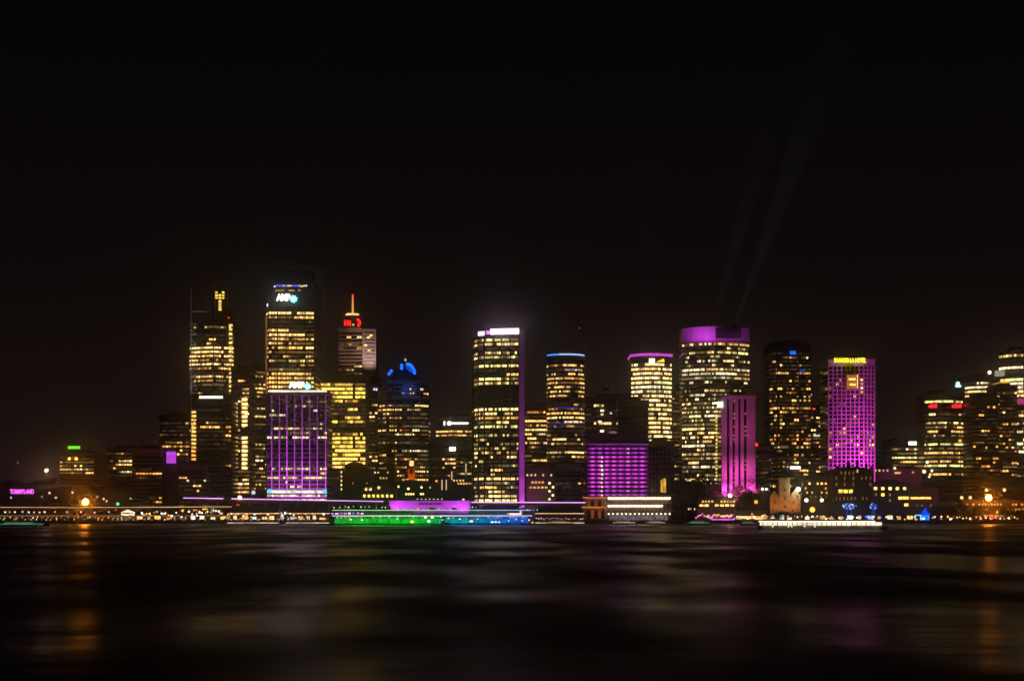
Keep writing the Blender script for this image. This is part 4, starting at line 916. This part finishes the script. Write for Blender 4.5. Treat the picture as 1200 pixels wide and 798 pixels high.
for (pa, pb, Yk) in ((160, 384, 1267.5), (862, 1072, 1271)):
    px = pa
    while px < pb:
        wd = R.uniform(4.5, 10); c = R.choice(['orange', 'amber', 'warm', 'cream', 'cream', 'white', 'cool']); hh = R.uniform(2.6, 4.6)
        x0, x1 = X(px, Yk), X(px + wd * .8, Yk)
        T = empty('kiosk', ((x0 + x1) / 2, Yk, GZ), 'made up lit kiosk adding glitter to the %s quay' % ('central left' if pa < 500 else 'right'), 'kiosk', 'added kiosks on the %s quay' % ('central left' if pa < 500 else 'right'))
        mb = MB(); mb.box(x0, x1, Yk + .3, Yk + 2.2, GZ, GZ + hh); mb.build('wall', wallm('brown'), T)
        mb = MB(); mb.box(x0 - .3, x1 + .3, Yk - .5, Yk + 2.5, GZ + hh + .01, GZ + hh + .25); mb.build('roof', wallm('dark'), T)
        mb = MB(); mb.box(x0 + .3, x1 - .3, Yk + .1, Yk + .28, GZ + R.uniform(.8, 1.4), GZ + hh - .2); mb.build('lit_front', lit(c, R.choice((0, 1, 1, 2, 2)), .8), T)
        px += wd + R.uniform(0, 6)
# clutter of lamps between 160 and 390
g3 = 'lamps along the central left quay'
for k in range(80):
    px = 158 + k * 2.85 + R.uniform(-1.5, 1.5)
    lamp(px, R.choice((599, 601, 602, 604, 606)) + R.uniform(-1, 1), 1264 + R.uniform(0, .6), R.choice('wwwooppyc'), R.choice([.8, 1.4, 2.4, 5]), R.uniform(.4, .85), 'small globe lamp on the quay between terrace and green ferry', g3)
for (px, py, c, s, r) in ((240, 563, 'w', 1, .9), (232, 575, 'y', 1, 1.), (282, 568, 'w', .9, .9), (281, 583, 'p', 2.5, 1.8), (289, 602, 'o', 1.6, 1.2), (279, 592, 'r', .7, 1.4), (329, 608, 'o', 1.6, 1.7), (297, 577, 'c', .8, 1.6), (220, 563, 'w', 1, 1)):
    lamp(px, py, 1296, c, s, r, 'glowing lamp beside the foot of the left towers', 'lamps at the foot of the left towers', real=200)

# ------------------------------------------------------------------ right shore
for (px, Y, h) in [(786, 1330, 14), (793, 1332, 20), (802, 1332, 25), (811, 1330, 27), (820, 1332, 25), (829, 1332, 24), (838, 1333, 20), (858, 1333, 19), (868, 1333, 24), (878, 1333, 27), (888, 1333, 26), (897, 1333, 21), (790, 1310, 17), (797, 1300, 15), (804, 1295, 20), (812, 1300, 22), (820, 1305, 20), (828, 1300, 17), (836, 1310, 14), (846, 1312, 15), (866, 1300, 17), (874, 1296, 20), (882, 1300, 24), (888, 1298, 22), (895, 1304, 19), (900, 1310, 16), (868, 1316, 22), (915, 1276, 8), (924, 1276, 7), (933, 1277, 7), (908, 1276, 6)]:
    tree(px, Y, h, gz=hm(X(px, Y), Y) - .2, label='dark leafy fig tree on the quay right of the bright terminal' if px < 903 else 'low bush like tree before the orange floodlit building', group='fig trees on the right quay' if px < 903 else 'small trees before the orange building', wide=1.1)
T = house('bar_building', 'low waterfront bar with warm terraces under the fig trees', 818, 862, 583, 1290, 10, rw(822, 858, 7, 592, 'amber', 3, 2, .9) + rw(820, 860, 12, 587.5, 'cream', 1.4, 1, .7), 'brown', 'flat')
for k in range(20):
    c = R.choice([(1, .3, .03), (1, .6, .3), (.8, .1, .9), (1, .2, .3), (1, .8, .6)]); mb = MB(); mb.sphere((X(816 + k * 2.4, 1285), 1286, Z(604 + R.uniform(-2, 3.5), 1285)), R.uniform(.5, .95), 8, 4, sz=.7); mb.build('terrace_lamp', lamp_mat(c, 1.4), T)
for (a, b, y, c) in ((829, 836, 606, (.8, .25, 1)), (835, 843, 603.5, (1, .45, .05)), (845, 858, 604.5, (1, .6, .35)), (834, 862, 608.8, (.8, .1, .8))):
    mb = MB(); mb.box(X(a, 1283), X(b, 1283), 1283, 1283.4, Z(y + .8, 1283), Z(y - .9, 1283)); mb.build('bar_sign', em('bar_%d' % a, c, 1.3, .5, .5), T)
house('restaurant_building', 'two storey restaurant with yellow windows behind the fig trees', 846, 878, 566, 1400, 15, rw(849, 875, 9, 569.5, 'gold', 2.2, 1, .9) + rw(848, 874, 9, 573.5, 'cream', 2, 1, .8) + rw(848, 870, 7, 578, 'gold', 2, 1, .7), 'brown', 'flat', wh=1.4)
T = house('restaurant_building', 'small waterfront restaurant glowing orange right of the bar', 862, 898, 598, 1275, 9, rw(865, 896, 8, 606, 'orange', 3, 2, .9), 'ochre' if 'ochre' in WALLC else 'stone', 'flat')
for k in range(14):
    c = R.choice([(1, .4, .08), (1, .8, .6), (1, .75, .5)]); mb = MB(); mb.sphere((X(864 + k * 2.5, 1270), 1271, Z(606 + R.uniform(-4, 2), 1270)), R.uniform(.4, 1.), 8, 4); mb.build('terrace_lamp', lamp_mat(c, 1.8), T)

# orange floodlit gabled building
Yt = 1290
T = empty('warehouse_building', (X(921, Yt), Yt + 8, GZ), 'gabled stone warehouse with a square tower floodlit orange', 'building')
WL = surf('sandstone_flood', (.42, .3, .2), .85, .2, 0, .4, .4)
mb = MB()
mb.box(X(902.5, Yt), X(938, Yt), Yt, Yt + 14, GZ, Z(582, Yt))
mb.box(X(913, Yt), X(925.4, Yt), Yt - 2, Yt + 6, GZ, Z(560.5, Yt)); mb.box(X(912.4, Yt), X(926, Yt), Yt - 2.4, Yt + 6.4, Z(562, Yt), Z(560, Yt))
for a, b, tp_ in ((902.5, 912, 575), (926.2, 938, 573)):
    n_ = 5
    for k in range(n_):
        u = k / n_ * .5; mb.box(X(a + (b - a) * u, Yt), X(b - (b - a) * u, Yt), Yt, Yt + 1.2, Z(582 - (582 - tp_) * k / n_, Yt), Z(582 - (582 - tp_) * (k + 1) / n_, Yt))
mb.build('wall', WL, T)
for a in ((908, 588), (906, 597), (930, 588), (934, 597), (919, 574), (919, 584), (919, 594), (929, 598), (909, 604), (934, 582)): mb = MB(); mb.box(X(a[0] - .8, Yt), X(a[0] + .8, Yt), (Yt - 2.2 if 912 < a[0] < 926 else Yt - .2), (Yt - 2.02 if 912 < a[0] < 926 else Yt - .02), Z(a[1] + 1.6, Yt), Z(a[1] - 1.6, Yt)); mb.build('window', wallm('black'), T)
mb = MB(); x0, x1 = X(914, Yt), X(924.4, Yt); tp = (X(919.2, Yt), Yt + 2, Z(542, Yt)); bb = [(x0, Yt - 1, Z(559.9, Yt)), (x1, Yt - 1, Z(559.9, Yt)), (x1, Yt + 5, Z(559.9, Yt)), (x0, Yt + 5, Z(559.9, Yt))]
for i in range(4): mb.tube(bb[i], tp, .2, .15, 5)
mb.build('roof_frame', POLE, T)
mb = MB(); mb.sphere((tp[0], tp[1], tp[2] + .5), .7, 8, 4); mb.build('beacon', lamp_mat(LC['o'], .9), T)
for px, e_ in ((906, 9000), (919, 5000), (932, 11000)): light('floodlight', 'SPOT', (X(px, Yt), Yt - 10, 6), e_ * .9, (1, .3, .05), T, (X(px, Yt), Yt, 20), .4, spot=90, blend=1)

lamp(935.3, 573.5, 1284, 'gw', 45, 1.5, 'brilliant pale green lamp above the orange floodlit warehouse', None, real=2000)
lamp(855.5, 580.5, 1284, 'w', 12, 1.4, 'brilliant white lamp over the waterfront bar', None, real=4000)
for (px, py, c, s, r, lb) in ((886, 588, 'o', 1.8, 1.4, 'orange lamp before the dark fig trees'), (893.5, 573, 'gw', 2, 1.1, 'pale green lamp, left of a pair over the fig trees'), (898, 573, 'gw', 2, 1., 'pale green lamp, right of a pair over the fig trees'),
                          (945, 586, 'w', 3.5, 1.5, 'white lamp just right of the orange floodlit warehouse'), (963, 586, 'w', 3, 1.4, 'white lamp beside the dark terrace houses'), (952, 597, 'o', 3, 2.1, 'broad orange lamp low beside the orange floodlit warehouse')):
    lamp(px, py, 1282, c, s, r, lb, None, real=900)
g4 = 'lamps along the right quay'
for k in range(80):
    px = 862 + k * 4.2 + R.uniform(-2.5, 2.5)
    lamp(px, 606.5 + R.uniform(-2, 2), 1266, R.choice('wwpyo') if not 1000 < px < 1050 else R.choice('bbcw'), R.choice([.8, 1.5, 4]), R.uniform(.35, .8), 'small globe lamp on the quay right of the fig trees', g4)
# dark sandstone terraces (the Rocks)
house('terrace_building', 'dark sloping row of terrace houses with a few orange windows', 940, 984, 562, 1330, 16, rw(944, 982, 9, 566.5, 'amber', 1.4, 2, .5) + rw(944, 982, 9, 572, 'amber', 1.3, 1, .7) + rw(946, 980, 7, 577, 'amber', 1.2, 1, .6) + rw(950, 980, 6, 582, 'warm', 1.2, 0, .7), 'brown', 'hip', 4)
T = house('warehouse_building', 'large dark warehouse with a stepped roof under the magenta hotel', 976, 1024, 551, 1310, 20, rw(985, 997, 3, 575.5, 'gold', 3., 2) + rw(980, 1020, 9, 560, 'warm', 1, 0, .6) + rw(980, 1020, 9, 567.5, 'warm', 1, 0, .5) + rw(980, 1020, 10, 584, 'amber', 1, 0, .6) + rw(986, 1000, 4, 551 + 3, 'warm', 1, 0) + [(1004.8, 551.8, 'cream', 1.2, 1)], 'brown', 'hip', 3, wh=2.6)
for a, b, y in ((980, 983, 546), (992, 996, 541.5), (1003, 1006, 540), (1014, 1016, 543), (1020, 1022.5, 546)): mb = MB(); mb.box(X(a, 1318), X(b, 1318), 1316, 1319, Z(551, 1318), Z(y, 1318)); mb.build('chimney', wallm('brown'), T)
for a, b in ((984, 990), (1008, 1013)): mb = MB(); mb.prism([(X(a, 1310), 1309.5), (X(b, 1310), 1309.5), (X(b, 1310), 1316), (X(a, 1310), 1316)], Z(551, 1310) - .4, Z(547.5, 1310)); mb.build('dormer', wallm('brown'), T)
house('warehouse_building', 'long dark stone warehouse with five round lit windows in a row', 1024.6, 1066, 566, 1305, 20, rw(1026, 1060, 5, 572.3, 'cream', 2.4, 2) + [(1034.5, 579.5, 'gold', 2.4, 2), (1026.5, 579.5, 'cream', 1.4, 0), (1043, 579.5, 'cream', 1.4, 0), (1043, 586, 'cream', 1.2, 0), (1062, 591.4, 'amber', 3, 2)] + rw(1055, 1065, 3, 583.4, 'amber', 3, 2), 'brown', 'hip', 3, wh=2.2)
house('hotel_building', 'low dark waterfront hotel with a band of orange windows', 1066.5, 1100, 572, 1300, 20, rw(1069, 1089, 6, 583.4, 'amber', 2.6, 2, .9) + rw(1070, 1096, 6, 592, 'warm', 1.3, 0, .6), 'brown', 'flat')
house('terrace_building', 'dark upper terrace with a row of cream windows under the low striped block', 1020, 1080, 549, 1420, 16, rw(1026, 1040, 4, 551.2, 'cream', 1.2, 1) + [(1052, 554, 'warm', 5, 1), (1070, 553.4, 'warm', 1.5, 1)], 'brown', 'hip', 3)
for (px, py, c, s, r) in ((1083, 552.5, 'p', 2.2, 1.6), (1092, 551.5, 'w', 1.6, 1.2), (1086.6, 541.5, 'w', 2, 1.3), (1048.6, 548.5, 'w', 1.5, 1.2), (1089, 558.5, 'w', 1.5, 1.), (1125, 516.5, 'o', 1.5, 1.4), (1156, 524.5, 'w', .6, 1)):
    lamp(px, py, 1385, c, s, r, 'round lamp on the rise between low striped block and red signed block', 'lamps on the right rise', real=500)
for i in range(44):
    px = 1092 + i * 2.9 + R.uniform(-2, 2); Y = R.choice((1345, 1370, 1400, 1345)) + R.uniform(-10, 10)
    tree(px, Y, R.uniform(13, 21), 'dark leafy tree crowding the rise at the far right', 'trees on the right rise', gz=hr(X(px, Y), Y) - .2)
T = house('restaurant_building', 'long low waterfront building lit orange under the far right lamp', 1128, 1215, 586, 1300, 14, rw(1130, 1212, 24, 591, 'amber', 1.4, 1, .5) + rw(1130, 1212, 20, 597, 'orange', 1.6, 1, .5) + rw(1130, 1212, 14, 604, 'orange', 3, 1, .6), 'brown', 'hip', 2)
house('hotel_building', 'low dark house with a few small windows right of the blue lit booth', 1100.5, 1127.5, 590, 1300, 14, rw(1104, 1124, 5, 597, 'warm', 1.4, 0, .8), 'brown', 'hip', 2)
for px in (1092, 1101, 1112, 1121, 1128, 1139, 1147, 1172, 1181, 1190, 1199, 1208): tree(px + R.uniform(-2, 2), 1286 + R.uniform(-5, 5), R.uniform(8, 14), 'leafy tree silhouetted against the orange light on the far right quay', 'trees on the far right quay')
for px in (58, 68, 77, 86, 93, 108, 117, 126, 134): tree(px + R.uniform(-2, 2), 1306 + R.uniform(-8, 8), R.uniform(9, 14), 'leafy tree round the big orange lamp on the left shore', 'trees round the left orange lamp')
lamp(1158.5, 583, 1284, 'O', 60, 2.5, 'big orange lamp glaring over the far right quay', None, real=60000)
for (px, py, c, s, r, lb) in ((1127, 583, 'y', 1.3, 1.3, 'yellow lamp, left of a pair near the right edge'), (1137, 583, 'y', 1.3, 1.3, 'yellow lamp, right of a pair near the right edge'), (1156, 574, 'y', 1.2, 1.3, 'dull yellow lamp above the big orange lamp'), (1177, 574, 'y', 1.2, 1.4, 'dull yellow lamp right of the big orange lamp'),
                              (1162, 606, 'r', 2.4, 1.7, 'red lamp low on the far right quay'), (1168.5, 600, 'o', 2, .9, 'small orange lamp above the red quay lamp')):
    lamp(px, py, 1283, c, s, r, lb, None, real=1500 if c != 'y' else 500)

# light sculptures and booth in blue
for (px, w_, lb) in ((995, 17, 'wide tree shaped light sculpture glittering white and blue'), (1023.5, 9, 'smaller round light sculpture glittering white and blue')):
    T = empty('light_sculpture', (X(px, 1280), 1280, GZ), lb, 'sculpture')
    mb = MB(); 
    for s in (-.25, .25): mb.tube((X(px, 1280) + s * w_ * .6, 1280, GZ), (X(px, 1280) + s * w_ * .3, 1280, Z(596, 1280)), .2, .2, 6)
    mb.build('stem', em('stem_blue', (.03, .08, 1), .5), T)
    for k in range(int(w_ * 3.4)):
        a = R.uniform(0, 2 * PI); rr_ = math.sqrt(R.random()); mb = MB(); mb.sphere((X(px, 1280) + rr_ * math.cos(a) * w_ * .32, 1280 + R.uniform(-3, 3), Z(593, 1280) + rr_ * math.sin(a) * 2.4), R.uniform(.2, .5), 6, 4); mb.build('light_bulb', R.choice([em('sc_w', (.8, .9, 1), 1.8), em('sc_b', (.12, .3, 1), 1.6), em('sc_b', (.12, .3, 1), 1.6), em('sc_d', (.02, .06, 1), 1.2)]), T)
    light('sculpture_light', 'POINT', (X(px, 1280), 1276, 9), 350, (.05, .15, 1), T, size=1)
T = empty('booth', (X(1083, 1275), 1275, GZ), 'small gabled booth glowing electric blue on the right quay', 'booth')
mb = MB(); x0, x1 = X(1079.5, 1275), X(1089, 1275); mb.box(x0, x1, 1275, 1279, GZ, Z(603, 1275)); mb.build('wall', em('booth_blue', (.0, .22, 1), 1.3, .5, .5), T)
mb = MB(); mb.prism([(x0 - .8, 1274.2), (x1 + .8, 1274.2), (x1 + .8, 1280), (x0 - .8, 1280)], Z(603, 1275) + .01, Z(602, 1275)); tp = (X(1085, 1275), 1277, Z(594.5, 1275)); zb_ = Z(602, 1275) + .01
bb = [(x0 + .6, 1275, zb_), (x1 - .2, 1275, zb_), (x1 - .2, 1279, zb_), (x0 + .6, 1279, zb_)]
for i in range(4): mb.poly([bb[i], bb[(i + 1) % 4], tp])
mb.build('roof', em('booth_roof', (.0, .06, 1), .8, .6, .5), T)
mb = MB(); 
for px in (1072.5, 1079): mb.tube((X(px, 1272), 1272, GZ), (X(px, 1272), 1272, Z(603.6, 1272)), .28, .28, 6)
mb.tube((X(1072.5, 1272), 1272, Z(603.6, 1272)), (X(1079, 1272), 1272, Z(603.6, 1272)), .28, .28, 6); mb.build('arch', em('arch_white', (.5, .75, 1), 1.5), T)
light('booth_light', 'POINT', (X(1084, 1270), 1268, 7), 1000, (.0, .12, 1), T, size=1)

# ------------------------------------------------------------------ boats
def hullm(mb, x0, x1, Y, w_, z0, z1, bow=.12, mi=0):
    L = x1 - x0; f = L * bow
    lo = [(x0 + f * .5, Y - w_ / 2 * .8), (x1 - f, Y - w_ / 2 * .8), (x1 - f * .3, Y), (x1 - f, Y + w_ / 2 * .8), (x0 + f * .5, Y + w_ / 2 * .8), (x0 + f * .2, Y)]
    hi = [(x0 + f * .4, Y - w_ / 2), (x1 - f * .8, Y - w_ / 2), (x1, Y), (x1 - f * .8, Y + w_ / 2), (x0 + f * .4, Y + w_ / 2), (x0, Y)]
    k = len(mb.v); n = 6; mb.v += [p + (z0,) for p in lo] + [p + (z1,) for p in hi]
    for i in range(n): mb.f.append((k + i, k + (i + 1) % n, k + n + (i + 1) % n, k + n + i)); mb.m.append(mi)
    mb.f.append(tuple(range(k + n, k + 2 * n))); mb.m.append(mi)
WHITE = surf('boat_white', (.6, .6, .58), .4, .5, 0, .5, .12)
def ramp_em(name, stops, s, x0, x1, noise=.35):
    """LED wall whose lamps change colour along the hull (object X)"""
    m = bpy.data.materials.new(name); t, out = nt(m); tc = N(t, 'ShaderNodeTexCoord'); sp = N(t, 'ShaderNodeSeparateXYZ'); t.links.new(tc.outputs['Object'], sp.inputs[0])
    mr = N(t, 'ShaderNodeMapRange'); mr.inputs['From Min'].default_value = x0; mr.inputs['From Max'].default_value = x1; t.links.new(sp.outputs['X'], mr.inputs['Value'])
    r = N(t, 'ShaderNodeValToRGB'); r.color_ramp.elements[0].color = stops[0][1] + (1,); r.color_ramp.elements[0].position = stops[0][0]; r.color_ramp.elements[1].color = stops[-1][1] + (1,); r.color_ramp.elements[1].position = stops[-1][0]
    for p, c in stops[1:-1]: q = r.color_ramp.elements.new(p); q.color = c + (1,)
    t.links.new(mr.outputs['Result'], r.inputs['Fac']); e = N(t, 'ShaderNodeEmission'); t.links.new(r.outputs['Color'], e.inputs['Color'])
    no = N(t, 'ShaderNodeTexNoise', Scale=.25, Detail=3.); t.links.new(tc.outputs['Object'], no.inputs['Vector'])
    m2 = N(t, 'ShaderNodeMapRange'); m2.inputs['From Min'].default_value = .3; m2.inputs['From Max'].default_value = .7; m2.inputs['To Min'].default_value = s * (1 - noise); m2.inputs['To Max'].default_value = s * (1 + noise)
    t.links.new(no.outputs['Fac'], m2.inputs['Value']); t.links.new(m2.outputs['Result'], e.inputs['Strength']); t.links.new(e.outputs[0], out.inputs[0]); m.cycles.emission_sampling = 'NONE'; return m
def ferry(px0, px1, Y, label, stops, s, lamps, glow, pale):  # lit bands stand in for a passing ferry's light trail
    x0, x1 = X(px0, Y), X(px1, Y); L = x1 - x0; T = empty('ferry', ((x0 + x1) / 2, Y, 0), label, 'ferry'); W = 10; h = L / 2
    mb = MB(); hullm(mb, x0, x1, Y, W, -.5, 2.0, .1); mb.build('hull', surf('hull_green', (.05, .1, .07), .4), T)
    mb = MB(); mb.box(x0 + L * .05, x1 - L * .07, Y - W / 2 + .2, Y + W / 2 - .2, 2.02, 6.); mb.build('lower_deckhouse', surf('hull_green', (.05, .1, .07), .4), T)
    mb = MB(); mb.box(x0 + L * .05, x1 - L * .07, Y - W / 2 - .05, Y - W / 2 + .15, 1.2, 4.7); mb.build('light_panel', ramp_em('trail_wall', stops, s, -h, h, .5), T)
    st = [(p, tuple(min(1, c * .5 + pale) for c in cc)) for p, cc in stops]
    mb = MB(); mb.box(x0 + L * .03, x1 - L * .04, Y - W / 2 - .2, Y + W / 2 + .2, 6.05, 6.35); mb.box(x0 + L * .03, x1 - L * .05, Y - W / 2 - .1, Y + W / 2 + .1, 10.2, 10.5)
    n = 20
    for k in range(n + 1):
        x = x0 + L * (.04 + .9 * k / n); mb.tube((x, Y - W / 2 + .1, 6.3), (x, Y - W / 2 + .1, 10.2), .08, .08, 5)
    mb.build('upper_deck', WHITE, T)
    mb = MB(); mb.box(x0 + L * .03, x1 - L * .04, Y - W / 2 - .42, Y - W / 2 - .22, 6.35, 6.85); mb.build('deck_light', ramp_em('trail_deck', st, 2.8, -h, h, .2), T)
    mb = MB(); mb.box(x0 + L * .03, x1 - L * .05, Y - W / 2 - .3, Y - W / 2 - .12, 10.35, 10.8); mb.build('roof_light', ramp_em('trail_roof', st, 1.9, -h, h, .2), T)
    mb = MB(); mb.box(x0 + L * .3, x1 - L * .3, Y - 2.5, Y + 2.5, 6.36, 10.15); mb.build('saloon', surf('saloon_paint', (.3, .32, .28), .5), T)
    mb = MB(); mb.box(x1 - L * .17, x1 - L * .12, Y - 2, Y + 2, 10.55, 12.4); mb.box(x0 + L * .12, x0 + L * .17, Y - 2, Y + 2, 10.55, 12.4); mb.build('wheelhouse', WHITE, T)
    mb = MB(); mb.tube(((x0 + x1) / 2, Y, 10.5), ((x0 + x1) / 2, Y, 13.2), 1.1, .9, 12); mb.build('funnel', surf('hull_green', (.05, .1, .07)), T)
    for (px, py, c, r) in lamps:
        mb = MB(); mb.sphere((X(px, Y), Y - W / 2 - .3, Z(py, Y)), r, 8, 5, sz=.7); mb.build('cabin_lamp', lamp_mat(LC[c], 1.4), T)
    wm = [ramp_em('cabin_glass', st, q, -h, h, .6) for q in (.35, .9)]
    for k in range(26):
        xa = x0 + L * (.06 + .86 * k / 26); mb = MB(); mb.box(xa, xa + L * .86 / 26 * .72, Y - W / 2 - .02, Y - W / 2 + .15, 4.85, 5.8); mb.build('cabin_window', R.choice(wm), T)
    for k in range(9):
        xa = x0 + L * (.1 + .8 * k / 8); mb = MB(); mb.box(xa, xa + .5, Y - W / 2 - .12, Y - W / 2 - .06, 1.3, 4.7); mb.build('fender', POLE, T)
    light('deck_glow', 'AREA', ((x0 + x1) / 2, Y - W / 2 - 2.5, 4), 3000, glow, T, ((x0 + x1) / 2, Y - W / 2 - 6, 0), L * .8, 1)
    return T
gr = (.0, .62, .02); tl = (.0, .3, .4); bl = (.0, .09, .75)
ferry(386, 527, 1165, 'long ferry lit bright green from bow to stern on the left of the pair', [(0, (.02, .25, .03)), (.25, gr), (.8, gr), (1, (0, .5, .22))], .75,
      [(446, 605.5, 'y', .5), (466, 608, 'y', .5), (483.5, 611, 'y', 1.4), (499, 606, 'w', 1.2), (507, 606, 'w', 1.2), (503, 610.5, 'c', 1.2), (517, 605.5, 'w', .6), (519, 609, 'w', .6), (425, 609, 'y', .8), (412, 608.5, 'y', .9)], (.02, 1, .1), .25)
ferry(516, 628, 1188, 'shorter ferry lit teal and blue on the right of the pair', [(0, (.0, .42, .3)), (.3, tl), (.55, (0, .15, .6)), (1, bl)], .75,
      [(526, 607, 'c', .7), (539, 608, 'c', .7), (553, 610.5, 'c', 1.1), (551, 610.5, 'w', .8), (560, 608, 'c', .5), (577, 611.5, 'c', 1.), (581, 611.3, 'c', .9), (585, 611.5, 'w', .8), (596, 610, 'w', .6), (605, 608.5, 'p', .6), (612, 610, 'p', .6), (620, 609, 'p', .8), (624, 612, 'o', .9)], (.0, .25, 1), .28)

# long white cruiser whose lights stand in for a boat's light streak
Y = 860; x0, x1 = X(886, Y), X(1042, Y)
T = empty('cruise_boat', ((x0 + x1) / 2, Y, 0), 'long low cruise boat glowing white from end to end', 'boat'); L = x1 - x0
mb = MB(); hullm(mb, x0, x1, Y, 9, -.4, 2.2, .08); mb.build('hull', surf('cruiser_hull', (.7, .62, .52), .5), T)
mb = MB(); mb.box(x0 + L * .02, x1 - L * .05, Y - 3.9, Y + 3.9, 2.22, 4.4); mb.build('cabin', WHITE, T)
mb = MB(); mb.box(x0 + L * .02, x1 - L * .07, Y - 4.15, Y - 3.95, 2.6, 4.15); mb.build('cabin_window_band', em('cruiser_window', (1, .84, .62), 1.15, .35, .12), T)
for k in range(24):
    xa = x0 + L * (.04 + .88 * k / 24); mb = MB(); mb.box(xa, xa + .35, Y - 4.3, Y - 4.18, 2.3, 4.4); mb.build('cabin_post', WHITE if k % 3 else POLE, T)
mb = MB(); mb.box(x0 + L * .01, x1 - L * .06, Y - 4.5, Y + 4.5, 4.42, 4.7); mb.build('roof', WHITE, T)
mb = MB(); mb.box(x0 + L * .01, x1 - L * .12, Y - 4.8, Y - 4.55, 4.35, 4.8); mb.build('roof_light', em('cruiser_line', (1, .9, .72), 2.), T)
mb = MB(); mb.box(x0 + L * .08, x0 + L * .16, Y - 2, Y + 2, 4.72, 6.2); mb.build('wheelhouse', WHITE, T)
mb = MB(); mb.tube((x0 + L * .14, Y, 6.2), (x0 + L * .14, Y, 8.4), .1, .05, 5); mb.build('mast', POLE, T)
for px in (904, 922, 926, 941, 953): 
    mb = MB(); mb.sphere((X(px, Y), Y - 4.7, Z(616.5, Y)), .42, 8, 5); mb.build('deck_lamp', lamp_mat((.9, .9, .35), 1.3), T)
for k in range(9): light('hull_light', 'AREA', (x0 + L * (.08 + .1 * k), Y - 5.6, 3.9), 45, (1, .8, .55), T, (x0 + L * (.08 + .1 * k), Y - 4.2, 1.0), 3, 1)
# moored dark boats and small boats with teal lights
def small_boat(px0, px1, Y, c, s, label, group=None, zl=1.5):
    x0, x1 = X(px0, Y), X(px1, Y); L = x1 - x0; T = empty('motor_boat', ((x0 + x1) / 2, Y, 0), label, 'boat', group)
    mb = MB(); hullm(mb, x0, x1, Y, min(5, L * .3), -.3, 1.3, .15); mb.build('hull', surf('boat_dark', (.08, .08, .09), .4), T)
    wv = min(5, L * .3) * .4
    mb = MB(); mb.box(x0 + L * .2, x1 - L * .3, Y - wv, Y + wv, 1.32, 3.1); mb.build('cabin', WHITE, T)
    mb = MB(); mb.box(x0 + L * .22, x1 - L * .32, Y - wv - .08, Y - wv - .01, 1.9, 2.6); mb.build('cabin_window', lit('warm', 0), T)
    mb = MB(); mb.box(x0 + L * .06, x1 - L * .12, Y - wv - .9, Y - wv - .75, zl - .25, zl + .15); mb.build('side_light', em('boat_led_%d' % px0, c, s, .3, .2), T)
    mb = MB(); mb.tube((x0 + L * .5, Y, 3.1), (x0 + L * .5, Y, 4.6), .07, .04, 5); mb.build('mast', POLE, T)
small_boat(-8, 60, 1080, (.0, .55, .4), .75, 'low dark boat with a teal light line at the left edge')
small_boat(803, 834, 1180, (.0, .55, .35), .7, 'dark boat with a teal light line left of the long white boat')
small_boat(866, 889, 1150, (.0, .35, .22), .45, 'small dark boat with a faint green light line beside the long white boat')
small_boat(640, 672, 1215, (1, .75, .5), .7, 'small boat with a warm light line before the red lamped wharf')
small_boat(716, 748, 1220, (1, .75, .55), .6, 'small boat with a warm light line left of centre before the terminal')
small_boat(756, 782, 1220, (1, .8, .65), .5, 'small boat with a pale light line before the terminal\'s right half')

# street lamps added between the towers to brighten the building walls
gs = 'added street lamps between the towers'
for (px, Y, c) in ((170, 1420, 'o'), (250, 1440, 'w'), (300, 1480, 'o'), (395, 1480, 'o'), (445, 1540, 'w'), (520, 1500, 'w'), (560, 1480, 'o'), (640, 1350, 'w'), (700, 1300, 'w'), (780, 1330, 'w'), (895, 1420, 'o'), (960, 1460, 'o'), (1050, 1480, 'w'), (1110, 1440, 'o'), (1160, 1400, 'o')):
    lamp(px, HY - (GZ + 10 - CH) * F / Y, Y, c, 2, .6, 'added tall street lamp brightening the walls between the towers', gs, real=14000)

# ------------------------------------------------------------------ added haze that spreads lamp light into a bloom
mb = MB(); mb.box(-1500, 1500, -60, 2150, -1, 420)
m = bpy.data.materials.new('bloom_haze'); t, out = nt(m)
v = N(t, 'ShaderNodeVolumePrincipled', Density=.000105, Anisotropy=.983); v.inputs['Color'].default_value = (.95, .93, .9, 1)
t.links.new(v.outputs[0], out.inputs['Volume'])
tag(mb.build('haze', m), kind='stuff')
